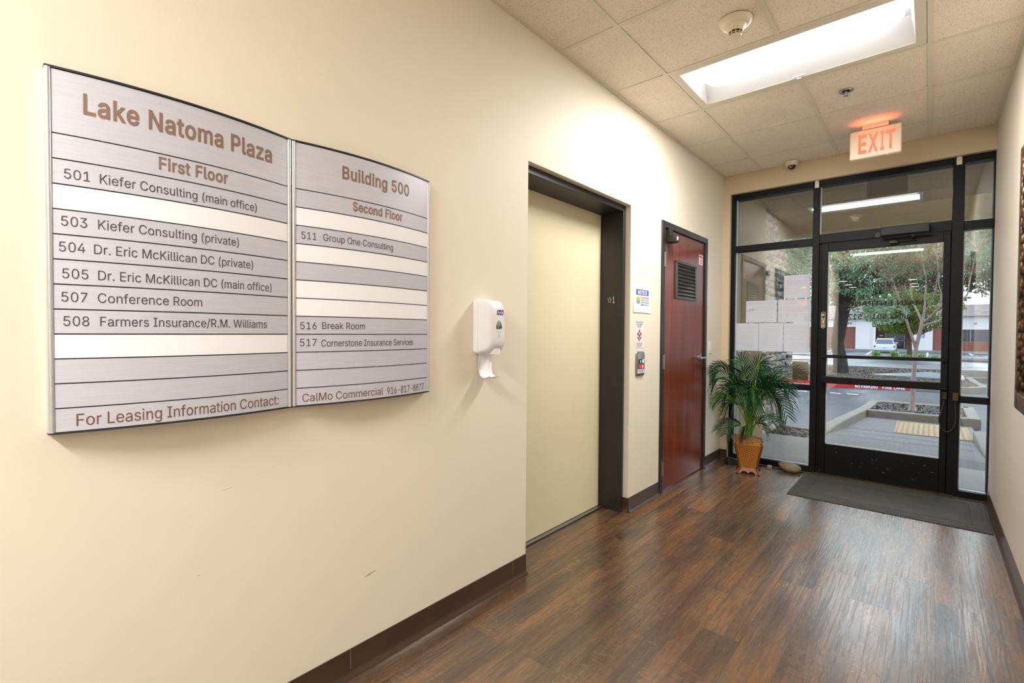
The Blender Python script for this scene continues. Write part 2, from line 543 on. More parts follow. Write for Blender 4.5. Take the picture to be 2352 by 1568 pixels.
# letter outlines: one glyph per line = character, advance | contour as steps | ...
GLYPHS = r'''
 188
(273|89,207 12,117 31,117 45,98 59,0 -45,-111 -30,-115 -10,-106 9,-92 28,-99 48,-112 -59,0 -38,75 -28,76 -16,76
)273|37,-96 49,114 27,98 9,91 -10,106 -30,115 -45,111 60,0 45,-98 31,-118 11,-116 -6,-77 -17,-77 -27,-75 -37,-74
-453|337,244 0,-56 -223,0 0,56
.188|95,-4 -17,3 -15,10 -10,15 -3,17 3,18 10,14 15,10 17,4 18,-4 15,-10 10,-14 3,-18 -3,-17 -10,-15 -15,-10
/249|235,533 -164,-609 -57,0 164,609
0453|227,-7 -53,8 -44,23 -35,38 -26,51 -16,65 -5,76 5,76 16,65 26,52 35,37 44,24 53,8 52,-8 44,-24 35,-37 26,-52 16,-65 5,-76 -5,-76 -16,-65 -25,-51 -36,-38 -44,-23|227,50 34,6 29,18 23,29 17,41 10,50 4,60 -4,60 -10,51 -17,40 -23,30 -29,18 -34,7 -35,-7 -29,-18 -23,-30 -17,-40 -10,-51 -4,-60 4,-60 10,-50 17,-41 23,-29 29,-18
1453|76,0 0,55 315,0 0,-55|276,509 0,-509 -64,0 0,448 -3,0 -123,-90 0,69 112,82
2453|64,0 0,47 170,182 48,53 29,45 9,44 -3,26 -9,22 -15,17 -20,13 -49,11 -28,-3 -24,-10 -19,-14 -14,-20 -9,-23 -3,-28 -61,0 5,43 15,37 25,31 32,23 39,15 43,5 43,-5 38,-14 31,-23 24,-29 15,-34 5,-39 -10,-54 -35,-59 -69,-79 -114,-120 0,-3 236,0 0,-57
3453|218,-7 -45,4 -40,13 -35,20 -28,27 -18,34 -8,41 65,0 6,-25 11,-20 18,-16 21,-12 54,-9 56,11 22,13 18,19 10,23 4,29 -3,27 -10,24 -17,21 -24,17 -33,10 -41,4 -44,0 0,51 131,149 0,4 -218,0 0,57 302,0 0,-48 -161,-183 0,11 53,-1 44,-12 36,-23 27,-31 16,-36 6,-41 -6,-42 -17,-37 -26,-30 -35,-24 -43,-14
4453|40,105 0,53 207,351 64,0 -202,-343 0,-3 304,0 0,-58|282,0 0,121 0,25 0,172 61,0 0,-318
5453|221,-7 -43,5 -38,13 -32,21 -25,28 -17,33 -6,37 62,0 5,-22 11,-19 35,-29 48,-10 29,3 26,11 22,18 16,22 10,27 4,31 -4,31 -10,28 -17,23 -22,18 -27,11 -30,4 -51,-9 -39,-22 -61,7 29,256 270,0 0,-57 -215,0 -17,-151 2,0 42,24 51,9 34,-4 31,-9 27,-15 24,-21 19,-25 15,-29 9,-32 3,-36 -6,-46 -16,-41 -26,-35 -34,-26 -41,-16
6453|226,-7 -44,6 -40,16 -33,25 -25,34 -15,41 -5,47 4,37 12,40 57,101 115,169 70,0 -171,-248 -6,0 20,27 31,19 39,7 43,-5 38,-14 30,-24 24,-31 14,-39 5,-44 -5,-45 -16,-39 -25,-34 -33,-25 -39,-16|226,48 28,4 25,11 20,16 15,22 10,27 3,29 -3,30 -10,26 -15,22 -20,16 -25,11 -28,3 -28,-3 -24,-10 -21,-17 -15,-21 -10,-26 -3,-30 3,-30 10,-26 15,-23 21,-16 24,-11
7453|97,0 226,448 0,4 -261,0 0,57 329,0 0,-60 -226,-449
8453|226,-7 -48,5 -42,13 -35,22 -27,29 -17,34 -5,39 3,31 10,29 16,25 20,21 24,15 28,9 0,2 -34,15 -26,26 -17,34 -6,38 5,37 15,33 24,27 32,21 38,13 42,5 43,-5 37,-13 31,-21 24,-27 16,-33 5,-37 -6,-38 -17,-34 -26,-26 -33,-15 0,-2 27,-9 24,-15 21,-21 15,-25 10,-29 4,-31 -6,-39 -17,-34 -26,-29 -35,-22 -42,-13|226,49 32,3 27,8 22,14 16,17 10,22 4,26 -4,26 -11,24 -17,19 -22,15 -27,9 -30,3 -30,-3 -27,-9 -22,-15 -17,-19 -11,-24 -4,-26 4,-26 10,-22 16,-17 22,-14 28,-8|226,290 48,10 19,13 14,17 9,21 3,25 -3,23 -8,21 -14,17 -19,12 -49,11 -49,-11 -18,-12 -14,-17 -9,-21 -3,-23 3,-25 9,-21 14,-17 19,-13
9453|226,516 45,-6 39,-16 33,-26 25,-34 16,-41 5,-46 -4,-38 -12,-39 -58,-102 -115,-168 -70,0 171,248 6,0 -20,-27 -30,-19 -39,-7 -43,4 -38,15 -31,23 -23,32 -15,38 -4,45 5,45 16,39 25,33 33,25 39,16|226,460 -27,-3 -25,-11 -20,-17 -16,-22 -9,-26 -4,-29 4,-30 9,-27 16,-21 20,-17 25,-10 27,-4 28,4 25,10 20,16 15,22 10,26 3,29 -3,31 -10,26 -15,22 -20,17 -25,11
:188|95,-4 -17,3 -15,10 -10,15 -3,17 3,18 10,14 15,10 17,4 18,-4 15,-10 10,-14 3,-18 -3,-17 -10,-15 -15,-10|95,271 -17,3 -15,10 -10,15 -3,17 3,18 10,15 15,10 17,3 18,-3 15,-10 10,-15 3,-18 -3,-17 -10,-15 -15,-10
A480|16,0 185,509 75,0 187,-509 -68,0 -108,302 -23,70 -32,106 13,0 -32,-107 -22,-69 -106,-302|110,142 0,57 260,0 0,-57
B456|60,0 0,509 181,0 48,-5 40,-13 30,-22 22,-27 13,-32 4,-36 -3,-30 -8,-24 -31,-34 -41,-19 0,-5 24,-5 24,-12 22,-18 17,-24 12,-30 4,-37 -5,-36 -13,-33 -23,-28 -33,-21 -43,-14 -54,-4|125,57 120,0 51,6 34,17 19,25 6,32 -3,24 -10,23 -15,19 -21,15 -27,10 -31,3 -123,0|125,285 113,0 50,11 20,13 15,17 10,22 3,24 -6,31 -17,26 -30,17 -43,6 -115,0
C510|267,-7 -62,8 -55,24 -46,38 -34,52 -22,64 -8,75 8,75 22,64 34,52 46,39 55,24 62,8 73,-12 33,-14 29,-19 25,-24 21,-29 15,-33 10,-37 -65,0 -19,47 -32,33 -42,21 -48,7 -44,-6 -39,-18 -34,-29 -25,-39 -16,-50 -6,-60 6,-60 16,-49 26,-40 33,-29 39,-17 44,-6 48,7 42,21 32,33 19,46 65,0 -10,-36 -15,-33 -20,-29 -26,-24 -29,-19 -32,-14 -36,-9
D502|219,0 -123,0 0,57 119,0 57,6 46,18 36,29 25,39 15,49 5,57 -5,57 -15,49 -25,38 -34,29 -45,18 -54,6 -128,0 0,57 132,0 69,-8 59,-23 46,-37 34,-50 22,-62 7,-74 -7,-74 -22,-62 -35,-51 -47,-37 -60,-23|125,509 0,-509 -65,0 0,509
E419|60,0 0,509 312,0 0,-57 -247,0 0,-166 230,0 0,-57 -230,0 0,-172 250,0 0,-57
F410|60,0 0,509 309,0 0,-57 -244,0 0,-174 221,0 0,-57 -221,0 0,-221
G520|269,-7 -64,8 -56,24 -45,39 -35,52 -22,63 -7,75 7,75 22,64 34,52 46,39 54,24 62,8 39,-3 36,-9 34,-15 29,-20 26,-24 20,-29 16,-32 9,-35 -66,0 -21,44 -31,34 -41,21 -50,8 -43,-6 -39,-18 -33,-28 -25,-40 -16,-50 -6,-60 6,-60 16,-49 26,-40 33,-29 40,-17 45,-6 40,4 36,14 29,22 22,30 14,37 5,42 19,-3 -151,0 0,57 195,0 0,-56 -7,-59 -20,-50 -32,-41 -42,-31 -51,-19
H517|60,0 0,509 65,0 0,-220 267,0 0,220 65,0 0,-509 -65,0 0,232 -267,0 0,-232
I300|31,0 0,57 87,0 0,395 -87,0 0,57 238,0 0,-57 -86,0 0,-395 86,0 0,-57
K467|104,145 0,71 35,45 35,42 38,41 152,165 84,0 -217,-233 -3,0|60,0 0,509 65,0 0,-175 -1,-109 1,-32 0,-193|372,0 -184,259 40,50 221,-309
L393|60,0 0,509 65,0 0,-452 236,0 0,-57
M628|60,0 0,509 92,0 125,-322 10,-28 12,-36 12,-39 11,-35 -15,0 11,34 12,38 12,37 10,29 124,322 92,0 0,-509 -64,0 0,291 0,36 1,42 1,44 1,44 6,0 -15,-48 -16,-46 -15,-41 -11,-31 -114,-291 -56,0 -116,291 -11,30 -14,40 -16,47 -17,49 7,0 1,-41 1,-44 1,-44 0,-37 0,-291
N523|60,0 0,509 76,0 207,-326 20,-32 25,-44 26,-52 -9,-1 -4,54 -2,49 0,38 0,314 64,0 0,-509 -76,0 -185,290 -25,41 -29,50 -40,71 11,2 3,-70 2,-56 1,-37 0,-291
O533|267,-7 -62,8 -55,24 -45,38 -35,52 -22,64 -8,75 8,75 22,64 35,52 45,39 55,24 62,8 62,-8 55,-24 45,-39 35,-52 22,-64 7,-75 -7,-75 -22,-64 -35,-52 -45,-38 -55,-24|267,53 43,6 39,17 34,29 25,39 17,50 5,60 -5,60 -17,51 -25,39 -34,29 -39,17 -43,6 -44,-6 -39,-17 -33,-29 -26,-40 -16,-50 -6,-60 6,-60 16,-50 26,-39 33,-29 39,-17
P445|60,0 0,509 175,0 54,-6 43,-16 34,-25 24,-32 14,-39 5,-43 -5,-44 -14,-39 -24,-32 -34,-26 -43,-16 -54,-5 -126,0 0,56 124,0 36,4 28,10 21,16 15,22 9,25 2,29 -2,28 -9,26 -15,21 -21,16 -29,10 -36,3 -107,0 0,-452
Q533|245,159 68,0 56,-74 15,-20 84,-113 -67,0 -55,75 -15,19|267,-7 -62,8 -55,24 -45,38 -35,52 -22,64 -8,75 8,75 22,64 35,52 45,39 55,24 62,8 62,-8 55,-24 45,-39 35,-52 22,-64 7,-75 -7,-75 -22,-64 -35,-52 -45,-38 -55,-24|267,53 43,6 39,17 34,29 25,39 17,50 5,60 -5,60 -17,51 -25,39 -34,29 -39,17 -43,6 -44,-6 -39,-17 -33,-29 -26,-40 -16,-50 -6,-60 6,-60 16,-50 26,-39 33,-29 39,-17
R449|60,0 0,509 176,0 54,-5 43,-15 34,-24 23,-32 15,-38 4,-43 -4,-43 -15,-38 -23,-31 -34,-23 -44,-14 -53,-5 -140,0 0,57 138,0 35,3 29,9 21,14 15,19 8,24 3,28 -3,28 -8,25 -15,20 -21,15 -29,9 -36,3 -108,0 0,-452|353,0 -123,229 73,0 125,-229
S447|224,-9 -52,5 -44,13 -37,22 -27,29 -18,36 -8,41 66,0 6,-27 13,-22 19,-17 24,-12 58,-10 33,3 29,8 25,14 18,18 12,22 5,25 -4,22 -10,18 -36,26 -51,17 -61,17 -56,21 -42,29 -26,37 -8,46 6,41 17,35 27,28 36,22 42,13 47,5 48,-5 41,-13 35,-22 26,-27 17,-34 7,-37 -64,0 -11,34 -24,25 -35,16 -42,6 -31,-3 -27,-8 -22,-13 -16,-17 -11,-20 -3,-22 4,-24 12,-18 38,-26 43,-15 52,-14 48,-15 47,-26 36,-40 10,-27 3,-32 -5,-40 -17,-35 -26,-30 -37,-23 -45,-15
T449|32,452 0,57 385,0 0,-57 -160,0 0,-452 -64,0 0,452
U517|259,-8 -56,6 -49,17 -40,28 -29,37 -19,44 -6,49 0,336 64,0 0,-331 4,-34 13,-31 19,-26 27,-19 33,-12 39,-4 39,4 33,12 26,19 20,26 12,31 4,34 0,331 64,0 0,-336 -6,-49 -18,-44 -30,-37 -40,-28 -48,-17
V480|204,0 -188,509 68,0 108,-303 23,-69 33,-106 -13,0 32,107 23,68 105,303 68,0 -185,-509
W686|155,0 -139,509 66,0 81,-313 12,-51 12,-51 10,-54 -8,0 11,54 11,51 13,51 82,313 74,0 82,-313 12,-51 12,-51 11,-54 -9,0 11,54 11,51 13,51 80,313 67,0 -140,-509 -75,0 -87,323 -17,68 -15,84 14,0 -15,-80 -17,-72 -88,-323
X474|18,0 199,284 0,-48 -188,273 75,0 74,-109 26,-39 19,-32 20,-37 -11,0 20,37 20,32 26,39 76,109 72,0 -187,-270 0,48 197,-287 -74,0 -90,129 -24,36 -18,30 -20,36 14,0 -19,-35 -19,-30 -24,-37 -91,-129
Y472|203,0 0,208 -187,301 75,0 101,-165 30,-52 28,-62 -26,0 27,63 29,51 101,165 74,0 -187,-301 0,-208
a389|160,-9 -34,4 -32,10 -26,17 -20,23 -13,28 -5,35 4,30 9,23 15,18 20,14 47,18 53,9 56,7 31,8 8,8 3,12 0,2 -9,40 -27,25 -44,9 -47,-9 -31,-21 -18,-27 -59,17 16,31 22,24 25,18 29,11 61,9 45,-5 47,-19 20,-17 16,-23 11,-30 4,-39 0,-251 -60,0 0,52 -5,0 -20,-27 -37,-24|170,45 32,4 26,10 20,15 15,19 9,22 4,23 0,52 -17,-8 -28,-6 -31,-5 -25,-3 -41,-9 -31,-20 -8,-15 -3,-19 10,-33 28,-20
b424|229,-8 -31,3 -26,9 -34,27 -20,28 -6,0 0,-59 -59,0 0,509 61,0 0,-190 4,0 19,27 34,27 26,8 32,3 45,-6 39,-17 32,-29 25,-39 15,-48 5,-56 -5,-56 -15,-49 -24,-39 -33,-29 -39,-18|220,47 33,4 26,15 22,22 15,29 9,34 3,38 -3,38 -9,34 -15,29 -21,21 -27,14 -33,5 -32,-5 -27,-13 -21,-21 -15,-28 -9,-34 -3,-40 3,-39 9,-35 15,-29 22,-21 26,-14
c396|207,-8 -48,6 -42,18 -35,30 -26,39 -16,48 -6,54 6,56 16,48 26,39 35,30 42,18 48,6 53,-7 45,-21 35,-34 22,-45 -59,-15 -13,27 -20,22 -28,14 -35,5 -34,-5 -28,-15 -21,-23 -16,-29 -9,-34 -3,-37 3,-36 9,-34 16,-28 21,-23 28,-15 34,-5 36,6 28,14 21,23 12,28 59,-15 -22,-46 -35,-35 -45,-22
d424|195,-8 -44,6 -40,18 -32,29 -24,39 -16,49 -5,56 5,56 16,48 24,39 33,29 39,17 45,6 32,-3 25,-8 34,-27 19,-27 5,0 0,190 61,0 0,-509 -59,0 0,59 -6,0 -20,-28 -35,-27 -25,-9|205,47 31,4 27,14 21,21 15,29 10,35 3,39 -3,40 -9,34 -16,28 -21,21 -26,13 -32,5 -33,-5 -27,-14 -21,-21 -16,-29 -9,-34 -3,-38 3,-38 10,-34 15,-29 21,-22 27,-15
e404|212,-8 -51,6 -44,18 -35,30 -26,39 -16,47 -6,55 5,55 16,48 26,39 34,30 42,19 48,6 61,-10 28,-13 25,-20 22,-26 16,-33 11,-40 3,-48 0,-25 -296,0 0,52 263,0 -28,-19 -3,35 -9,32 -15,25 -20,20 -26,12 -32,4 -32,-4 -27,-13 -21,-19 -16,-24 -10,-29 -3,-30 0,-33 4,-39 10,-33 18,-26 23,-19 28,-11 33,-4 42,7 31,20 21,32 59,-14 -12,-28 -18,-24 -24,-20 -28,-15 -34,-9
f254|228,379 0,-52 -222,0 0,52|81,0 0,432 3,29 12,25 17,19 22,14 52,11 35,-3 21,-6 -16,-53 -12,4 -20,2 -24,-4 -17,-10 -9,-17 -3,-24 0,-419
g425|207,-151 -39,3 -34,8 -52,30 -31,41 50,28 21,-25 32,-22 53,-9 42,5 33,17 22,28 7,41 0,74 -5,0 -19,-27 -35,-25 -25,-8 -32,-3 -43,5 -39,17 -33,26 -25,37 -16,46 -5,55 5,55 16,47 25,39 32,29 40,17 44,6 32,-2 25,-9 35,-27 20,-27 5,0 0,60 59,0 0,-388 -5,-45 -17,-36 -26,-27 -33,-19 -40,-11|205,59 32,4 27,12 21,20 15,26 9,33 3,39 -3,38 -9,33 -15,27 -21,21 -27,13 -32,5 -33,-5 -27,-13 -21,-22 -15,-28 -10,-33 -3,-36 3,-38 10,-32 15,-27 21,-20 27,-13
h410|114,227 0,-227 -61,0 0,509 61,0 0,-222 -12,0 22,45 28,30 35,17 40,5 37,-4 31,-11 26,-20 20,-28 12,-36 4,-45 0,-240 -61,0 0,235 -6,40 -17,29 -27,19 -36,6 -26,-3 -23,-9 -20,-14 -15,-20 -9,-26
i167|53,0 0,379 61,0 0,-379|84,443 -17,3 -13,9 -10,13 -3,15 3,16 10,13 13,9 17,3 16,-3 14,-9 9,-13 3,-16 -3,-15 -9,-13 -14,-9
k381|110,137 0,75 11,0 163,167 76,0 -176,-180 -7,0|53,0 0,509 61,0 0,-509|294,0 -146,186 43,43 181,-229
l189|139,-2 -38,5 -27,17 -16,27 -5,37 0,425 61,0 0,-410 6,-37 10,-8 16,-2 14,1 10,1 11,-51 -19,-4
m610|53,0 0,379 59,0 0,-84 -4,0 10,28 14,23 40,30 47,10 38,-6 30,-19 22,-30 12,-36 -9,0 10,26 15,22 44,32 56,11 31,-3 29,-11 25,-18 19,-26 12,-32 4,-41 0,-255 -61,0 0,254 -6,35 -17,24 -26,13 -28,4 -24,-2 -21,-8 -29,-30 -10,-43 0,-247 -61,0 0,260 -5,28 -16,23 -24,15 -30,4 -41,-10 -18,-13 -14,-18 -9,-23 -3,-28 0,-238
n410|114,227 0,-227 -61,0 0,379 59,0 0,-92 -10,0 22,45 28,30 35,17 40,5 37,-4 31,-11 26,-20 20,-28 12,-36 4,-45 0,-240 -61,0 0,235 -6,40 -17,29 -27,19 -36,6 -26,-3 -23,-9 -20,-14 -15,-20 -9,-26
o415|207,-8 -48,6 -42,18 -35,30 -26,39 -16,48 -6,54 6,56 16,48 26,39 35,30 42,18 48,6 49,-6 43,-18 34,-30 26,-39 17,-48 5,-56 -5,-54 -17,-48 -26,-39 -34,-30 -43,-18|207,46 35,5 28,15 22,23 15,28 9,34 3,36 -3,37 -9,34 -15,29 -22,23 -28,15 -35,5 -34,-5 -28,-15 -21,-23 -16,-29 -9,-34 -3,-37 3,-36 9,-34 16,-28 21,-23 28,-15
p424|53,-143 0,522 59,0 0,-60 6,0 19,27 34,27 26,8 32,3 45,-6 39,-17 32,-29 25,-39 15,-48 5,-56 -5,-56 -15,-49 -24,-39 -33,-29 -39,-18 -45,-6 -31,3 -25,9 -35,27 -20,28 -4,0 0,-202|220,47 33,4 26,15 22,22 15,29 9,34 3,38 -3,38 -9,34 -15,29 -21,21 -27,14 -33,5 -32,-5 -27,-13 -21,-21 -15,-28 -9,-34 -3,-40 3,-39 9,-35 15,-29 22,-21 26,-14
q424|372,-143 -61,0 0,202 -5,0 -19,-28 -35,-27 -25,-9 -32,-3 -44,6 -40,18 -32,29 -24,39 -16,49 -5,56 5,56 16,48 24,39 33,29 39,17 45,6 32,-3 25,-8 34,-27 20,-27 6,0 0,60 59,0|205,47 31,4 27,14 21,21 15,29 10,35 3,39 -3,40 -9,34 -16,28 -21,21 -26,13 -32,5 -33,-5 -27,-14 -21,-21 -16,-29 -9,-34 -3,-38 3,-38 10,-34 15,-29 21,-22 27,-15
r259|53,0 0,379 59,0 0,-58 3,0 15,26 22,20 29,13 32,5 16,-1 14,0 0,-62 -13,2 -23,2 -25,-3 -23,-8 -19,-14 -14,-17 -9,-22 -3,-25 0,-237
s365|182,-8 -37,3 -33,8 -28,15 -22,20 -17,25 -9,31 58,13 11,-28 19,-19 26,-11 31,-4 36,5 27,12 18,19 6,22 -3,18 -11,15 -17,11 -25,8 -63,15 -45,16 -32,22 -19,29 -6,37 4,31 14,27 22,22 28,16 34,11 38,3 36,-3 31,-9 25,-14 20,-19 25,-49 -56,-13 -10,21 -15,18 -24,12 -32,5 -31,-4 -25,-12 -17,-18 -5,-22 3,-19 12,-15 48,-20 57,-14 46,-15 31,-23 19,-29 6,-35 -5,-32 -14,-28 -22,-23 -30,-18 -37,-11
t227|204,379 0,-52 -198,0 0,52|65,471 61,0 0,-373 2,-22 8,-15 14,-8 20,-3 15,1 17,3 11,-52 -21,-5 -24,-1 -43,6 -33,19 -20,31 -7,41
u410|182,-5 -36,4 -31,12 -26,20 -20,28 -12,36 -4,44 0,240 61,0 0,-235 5,-39 18,-30 27,-19 36,-6 26,3 23,9 19,15 15,20 10,25 3,31 0,226 61,0 0,-379 -59,0 0,92 9,0 -21,-45 -29,-30 -35,-17
v389|163,0 -146,379 67,0 81,-224 22,-68 19,-66 -22,0 19,66 21,68 81,224 66,0 -145,-379
w567|138,0 -115,379 64,0 46,-165 21,-77 21,-96 -10,0 21,94 20,79 46,165 64,0 46,-165 20,-78 20,-95 -11,0 22,94 21,79 46,165 65,0 -116,-379 -61,0 -49,172 -14,53 -14,55 -14,58 14,0 -14,-58 -14,-55 -15,-53 -49,-172
y389|47,-139 14,53 10,-1 33,-2 26,15 21,38 12,35 -146,380 67,0 81,-224 22,-68 19,-66 -22,0 18,66 22,68 81,224 66,0 -167,-437 -27,-49 -38,-29 -48,-9 -26,2
z380|42,0 0,46 212,274 0,3 -206,0 0,56 285,0 0,-48 -207,-271 0,-4 213,0 0,-56
'''
GL_ = {}
for ln_ in GLYPHS.strip('\n').split('\n'):
    parts = ln_[1:].split('|')
    cons = []
    for c in parts[1:]:
        px = py = 0
        q = []
        for st_ in c.split(' '):
            dx, dy = st_.split(',')
            px += int(dx); py += int(dy)
            q.append((px / 1000, py / 1000))
        cons.append(q)
    GL_[ln_[0]] = (int(parts[0]) / 1000, cons)
_tc = {}


_gc = {}


def _area(q):
    return sum(q[i - 1][0] * q[i][1] - q[i][0] * q[i - 1][1] for i in range(len(q))) / 2


def _fatten(q, d):
    o_ = []
    n = len(q)
    for i in range(n):
        a_, b_, c_ = q[i - 1], q[i], q[(i + 1) % n]
        e1 = (b_[0] - a_[0], b_[1] - a_[1]); e2 = (c_[0] - b_[0], c_[1] - b_[1])
        l1, l2 = math.hypot(*e1), math.hypot(*e2)
        n1 = (e1[1] / l1, -e1[0] / l1); n2 = (e2[1] / l2, -e2[0] / l2)
        m_ = (n1[0] + n2[0], n1[1] + n2[1])
        k_ = max(.45, 1 + n1[0] * n2[0] + n1[1] * n2[1])
        o_.append((b_[0] + m_[0] / k_ * d, b_[1] + m_[1] / k_ * d))
    return o_


def glyph_geo(ch, bold):
    if (ch, bold) in _gc: return _gc[ch, bold]
    cons = []
    for q in GL_[ch][1]:
        r_ = []
        for p in q:
            if not r_ or abs(p[0] - r_[-1][0]) + abs(p[1] - r_[-1][1]) > .009: r_.append(p)
        cons.append(r_)
    if not cons: return [], []
    sign = 1 if _area(max(cons, key=lambda q: abs(_area(q)))) > 0 else -1
    if bold: cons = [_fatten(q, bold * sign) for q in cons]
    pts, edges = [], []
    for q in cons:
        o_ = len(pts)
        pts += [Vector(p) for p in q]
        edges += [(o_ + i, o_ + (i + 1) % len(q)) for i in range(len(q))]
    tv, _, tf = delaunay_2d_cdt(pts, edges, [], 0, 1e-6)[:3]
    fs = []
    for f in tf:                       # keep what the outlines wind around
        cx, cy = sum(tv[i].x for i in f) / len(f), sum(tv[i].y for i in f) / len(f)
        wn = 0
        for q in cons:
            for i in range(len(q)):
                (x0, y0), (x1, y1) = q[i - 1], q[i]
                if (y0 > cy) != (y1 > cy) and cx < (x1 - x0) * (cy - y0) / (y1 - y0) + x0:
                    wn += 1 if y1 > y0 else -1
        if wn: fs.append(tuple(f))
    vs = [(v.x, v.y) for v in tv]
    _gc[ch, bold] = (vs, fs)
    return vs, fs


def text_geo(s, bold=0.0, spacing=1.0):
    key = (s, bold, spacing)
    if key in _tc: return _tc[key]
    vs, fs, x = [], [], 0
    for ch in s:
        v_, f_ = glyph_geo(ch, bold) if GL_[ch][1] else ([], [])
        o_ = len(vs)
        vs += [(x + u, v) for u, v in v_]
        fs += [tuple(i + o_ for i in f) for f in f_]
        x += GL_[ch][0] * spacing + bold * 1.2
    _tc[key] = (vs, fs)
    return vs, fs


def text_mb(mb, s, u0, u1, base, cap, fn, bold=0.0, spacing=1.0, v_shear=0.0):
    """lettering fitted to u0..u1 with the given baseline and capital height; fn(u, v) -> point"""
    vs, fs = text_geo(s, bold, spacing)
    hv, _ = text_geo('H', bold, spacing)
    ch = max(p[1] for p in hv)
    a, b = min(p[0] for p in vs), max(p[0] for p in vs)
    k = (u1 - u0) / max(b - a, 1e-6)
    mb.add([fn(u0 + (p[0] - a) * k, base + p[1] / ch * cap + v_shear * (u0 + (p[0] - a) * k)) for p in vs], fs)
    return mb


def leaf_cloud(n, centers, radii, size, seed, droop=.3, shell=.55):
    """n small folded leaf blades spread through ellipsoid clumps -> vertices, quads"""
    r = np.random.RandomState(seed)
    centers = np.array(centers, float); radii = np.array(radii, float)
    wts = radii.prod(axis=1) ** (2 / 3); wts /= wts.sum()
    idx = r.choice(len(centers), n, p=wts)
    d = r.normal(size=(n, 3)); d /= np.linalg.norm(d, axis=1)[:, None]
    rad = shell + (1 - shell) * r.rand(n) ** .5
    pos = centers[idx] + d * radii[idx] * rad[:, None]
    t = d * .6 + r.normal(size=(n, 3)) * .7 + np.array([0, 0, -droop])
    t /= np.linalg.norm(t, axis=1)[:, None]
    nrm = np.cross(t, r.normal(size=(n, 3))); nrm /= np.linalg.norm(nrm, axis=1)[:, None]
    sz = size * (.6 + .8 * r.rand(n))[:, None]
    a = pos; c = pos + t * sz
    m = pos + t * sz * .5
    b1 = m + nrm * sz * .27; b2 = m - nrm * sz * .27
    v = np.stack([a, b1, c, b2], 1).reshape(-1, 3)
    f = np.arange(4 * n).reshape(-1, 4)
    return v, f

# =================================================================== ROOM SHELL
struct('floor', MB().box(-1.6, W + .1, -13, L + .045, -.06, 0), m_floor, 'dark brown wood plank vinyl floor of the lobby', 'floor')

mb = MB()
mb.box(-.3, 0, -3, E0, 0, 3.2); mb.box(-.3, 0, E0, E1, EH, 3.2); mb.box(-.3, 0, E1, D0 + .012, 0, 3.2)
mb.box(-.3, 0, D0 + .012, D1 - .012, DH - .012, 3.2); mb.box(-.3, 0, D1 - .012, L, 0, 3.2)
mb.box(-1.75, -1.6, -13, -3, 0, 3.2); mb.box(-1.6, -.3, -3.15, -3, 0, 3.2)
struct('wall_left', mb, m_wall, 'long cream painted wall with the elevator and brown door', 'wall')
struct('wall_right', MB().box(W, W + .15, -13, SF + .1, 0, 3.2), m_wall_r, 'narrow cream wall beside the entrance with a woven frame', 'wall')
struct('wall_back', MB().box(-1.6, W, -13.15, -13, 0, 3.2), m_wall, 'far cream wall at the other end of the corridor', 'wall')
OX, OZ = .068, 2.668       # storefront opening
mb = MB()
mb.box(-.3, OX, L, L + .2, 0, 3.2)
mb.box(OX, W, L, L + .2, OZ, 3.2)
struct('wall_end', mb, m_end, 'tan wall strip above and left of the glass storefront', 'wall')
struct('roof', MB().box(-2, 8, -13.2, 8.1, 3.2, 3.35), m_end, 'flat roof over lobby and entrance', 'roof')

# ceiling: 2 ft tiles in an exposed grid, with openings for the two recessed lights
XA, Y0, T = .356, 2.244, .6096
xs = [0, XA, XA + T, XA + 2 * T, W]
TR = [(2.8536, 3.4632), (-1.66, -1.05)]         # light fixtures fill x XA..XA+2T
ys = sorted({round(v, 4) for v in [-3, -2.88, -2.27, -1.66, -1.05, -.805 + .0, -.195, .4148, 1.0244, 1.634, 2.244, 2.8536, 3.4632, 4.0728, 4.6824, L]})
tiles, tees = MB(), MB()
for j in range(len(ys) - 1):
    for i in range(4):
        if i in (1, 2) and any(abs(ys[j] - a) < .02 for a, b in TR):
            continue
        tiles.box(xs[i] + .004, xs[i + 1] - .004, ys[j] + .004, ys[j + 1] - .004, H + .005, H + .02)
tiles.box(-1.6, W, -13, -3.0, H + .005, H + .02)
struct('ceiling', tiles, m_tile, 'speckled cream acoustic tile ceiling', 'ceiling')
tw = .012
for i in (1, 2, 3):
    for a, b in [(-3, L)]:
        if i == 2:
            for p, q in [(-3, -1.66), (-1.05, 2.8536), (3.4632, L)]:
                tees.box(xs[i] - tw, xs[i] + tw, p, q, H, H + .006)
        else:
            tees.box(xs[i] - tw, xs[i] + tw, a, b, H, H + .006)
for y in ys[1:-1]:
    tees.box(0, W, y - tw, y + tw, H + .0005, H + .0055)
tees.box(0, .022, -3, L, H - .001, H + .006); tees.box(W - .022, W, -3, L, H - .001, H + .006)
struct('trim_1', tees, m_tee, 'thin painted metal grid holding the ceiling tiles', 'ceiling grid')

# rubber cove base
BP = [(0, 0), (.018, 0), (.017, .005), (.008, .013), (.0045, .028), (.004, .104), (0, .104)]


def base_run(name, label, runs):
    mb = MB()
    for kind, c, a, b in runs:
        if kind == 'x+':   # along y on a wall facing +x
            mb.prism(BP, lambda u, v, t: (c + u, t, v), a, b)
        elif kind == 'x-':
            mb.prism(BP, lambda u, v, t: (c - u, t, v), a, b)
        elif kind == 'y-':
            mb.prism(BP, lambda u, v, t: (t, c - u, v), a, b)
    return struct(name, mb, m_base, label, 'baseboard', smooth=True)


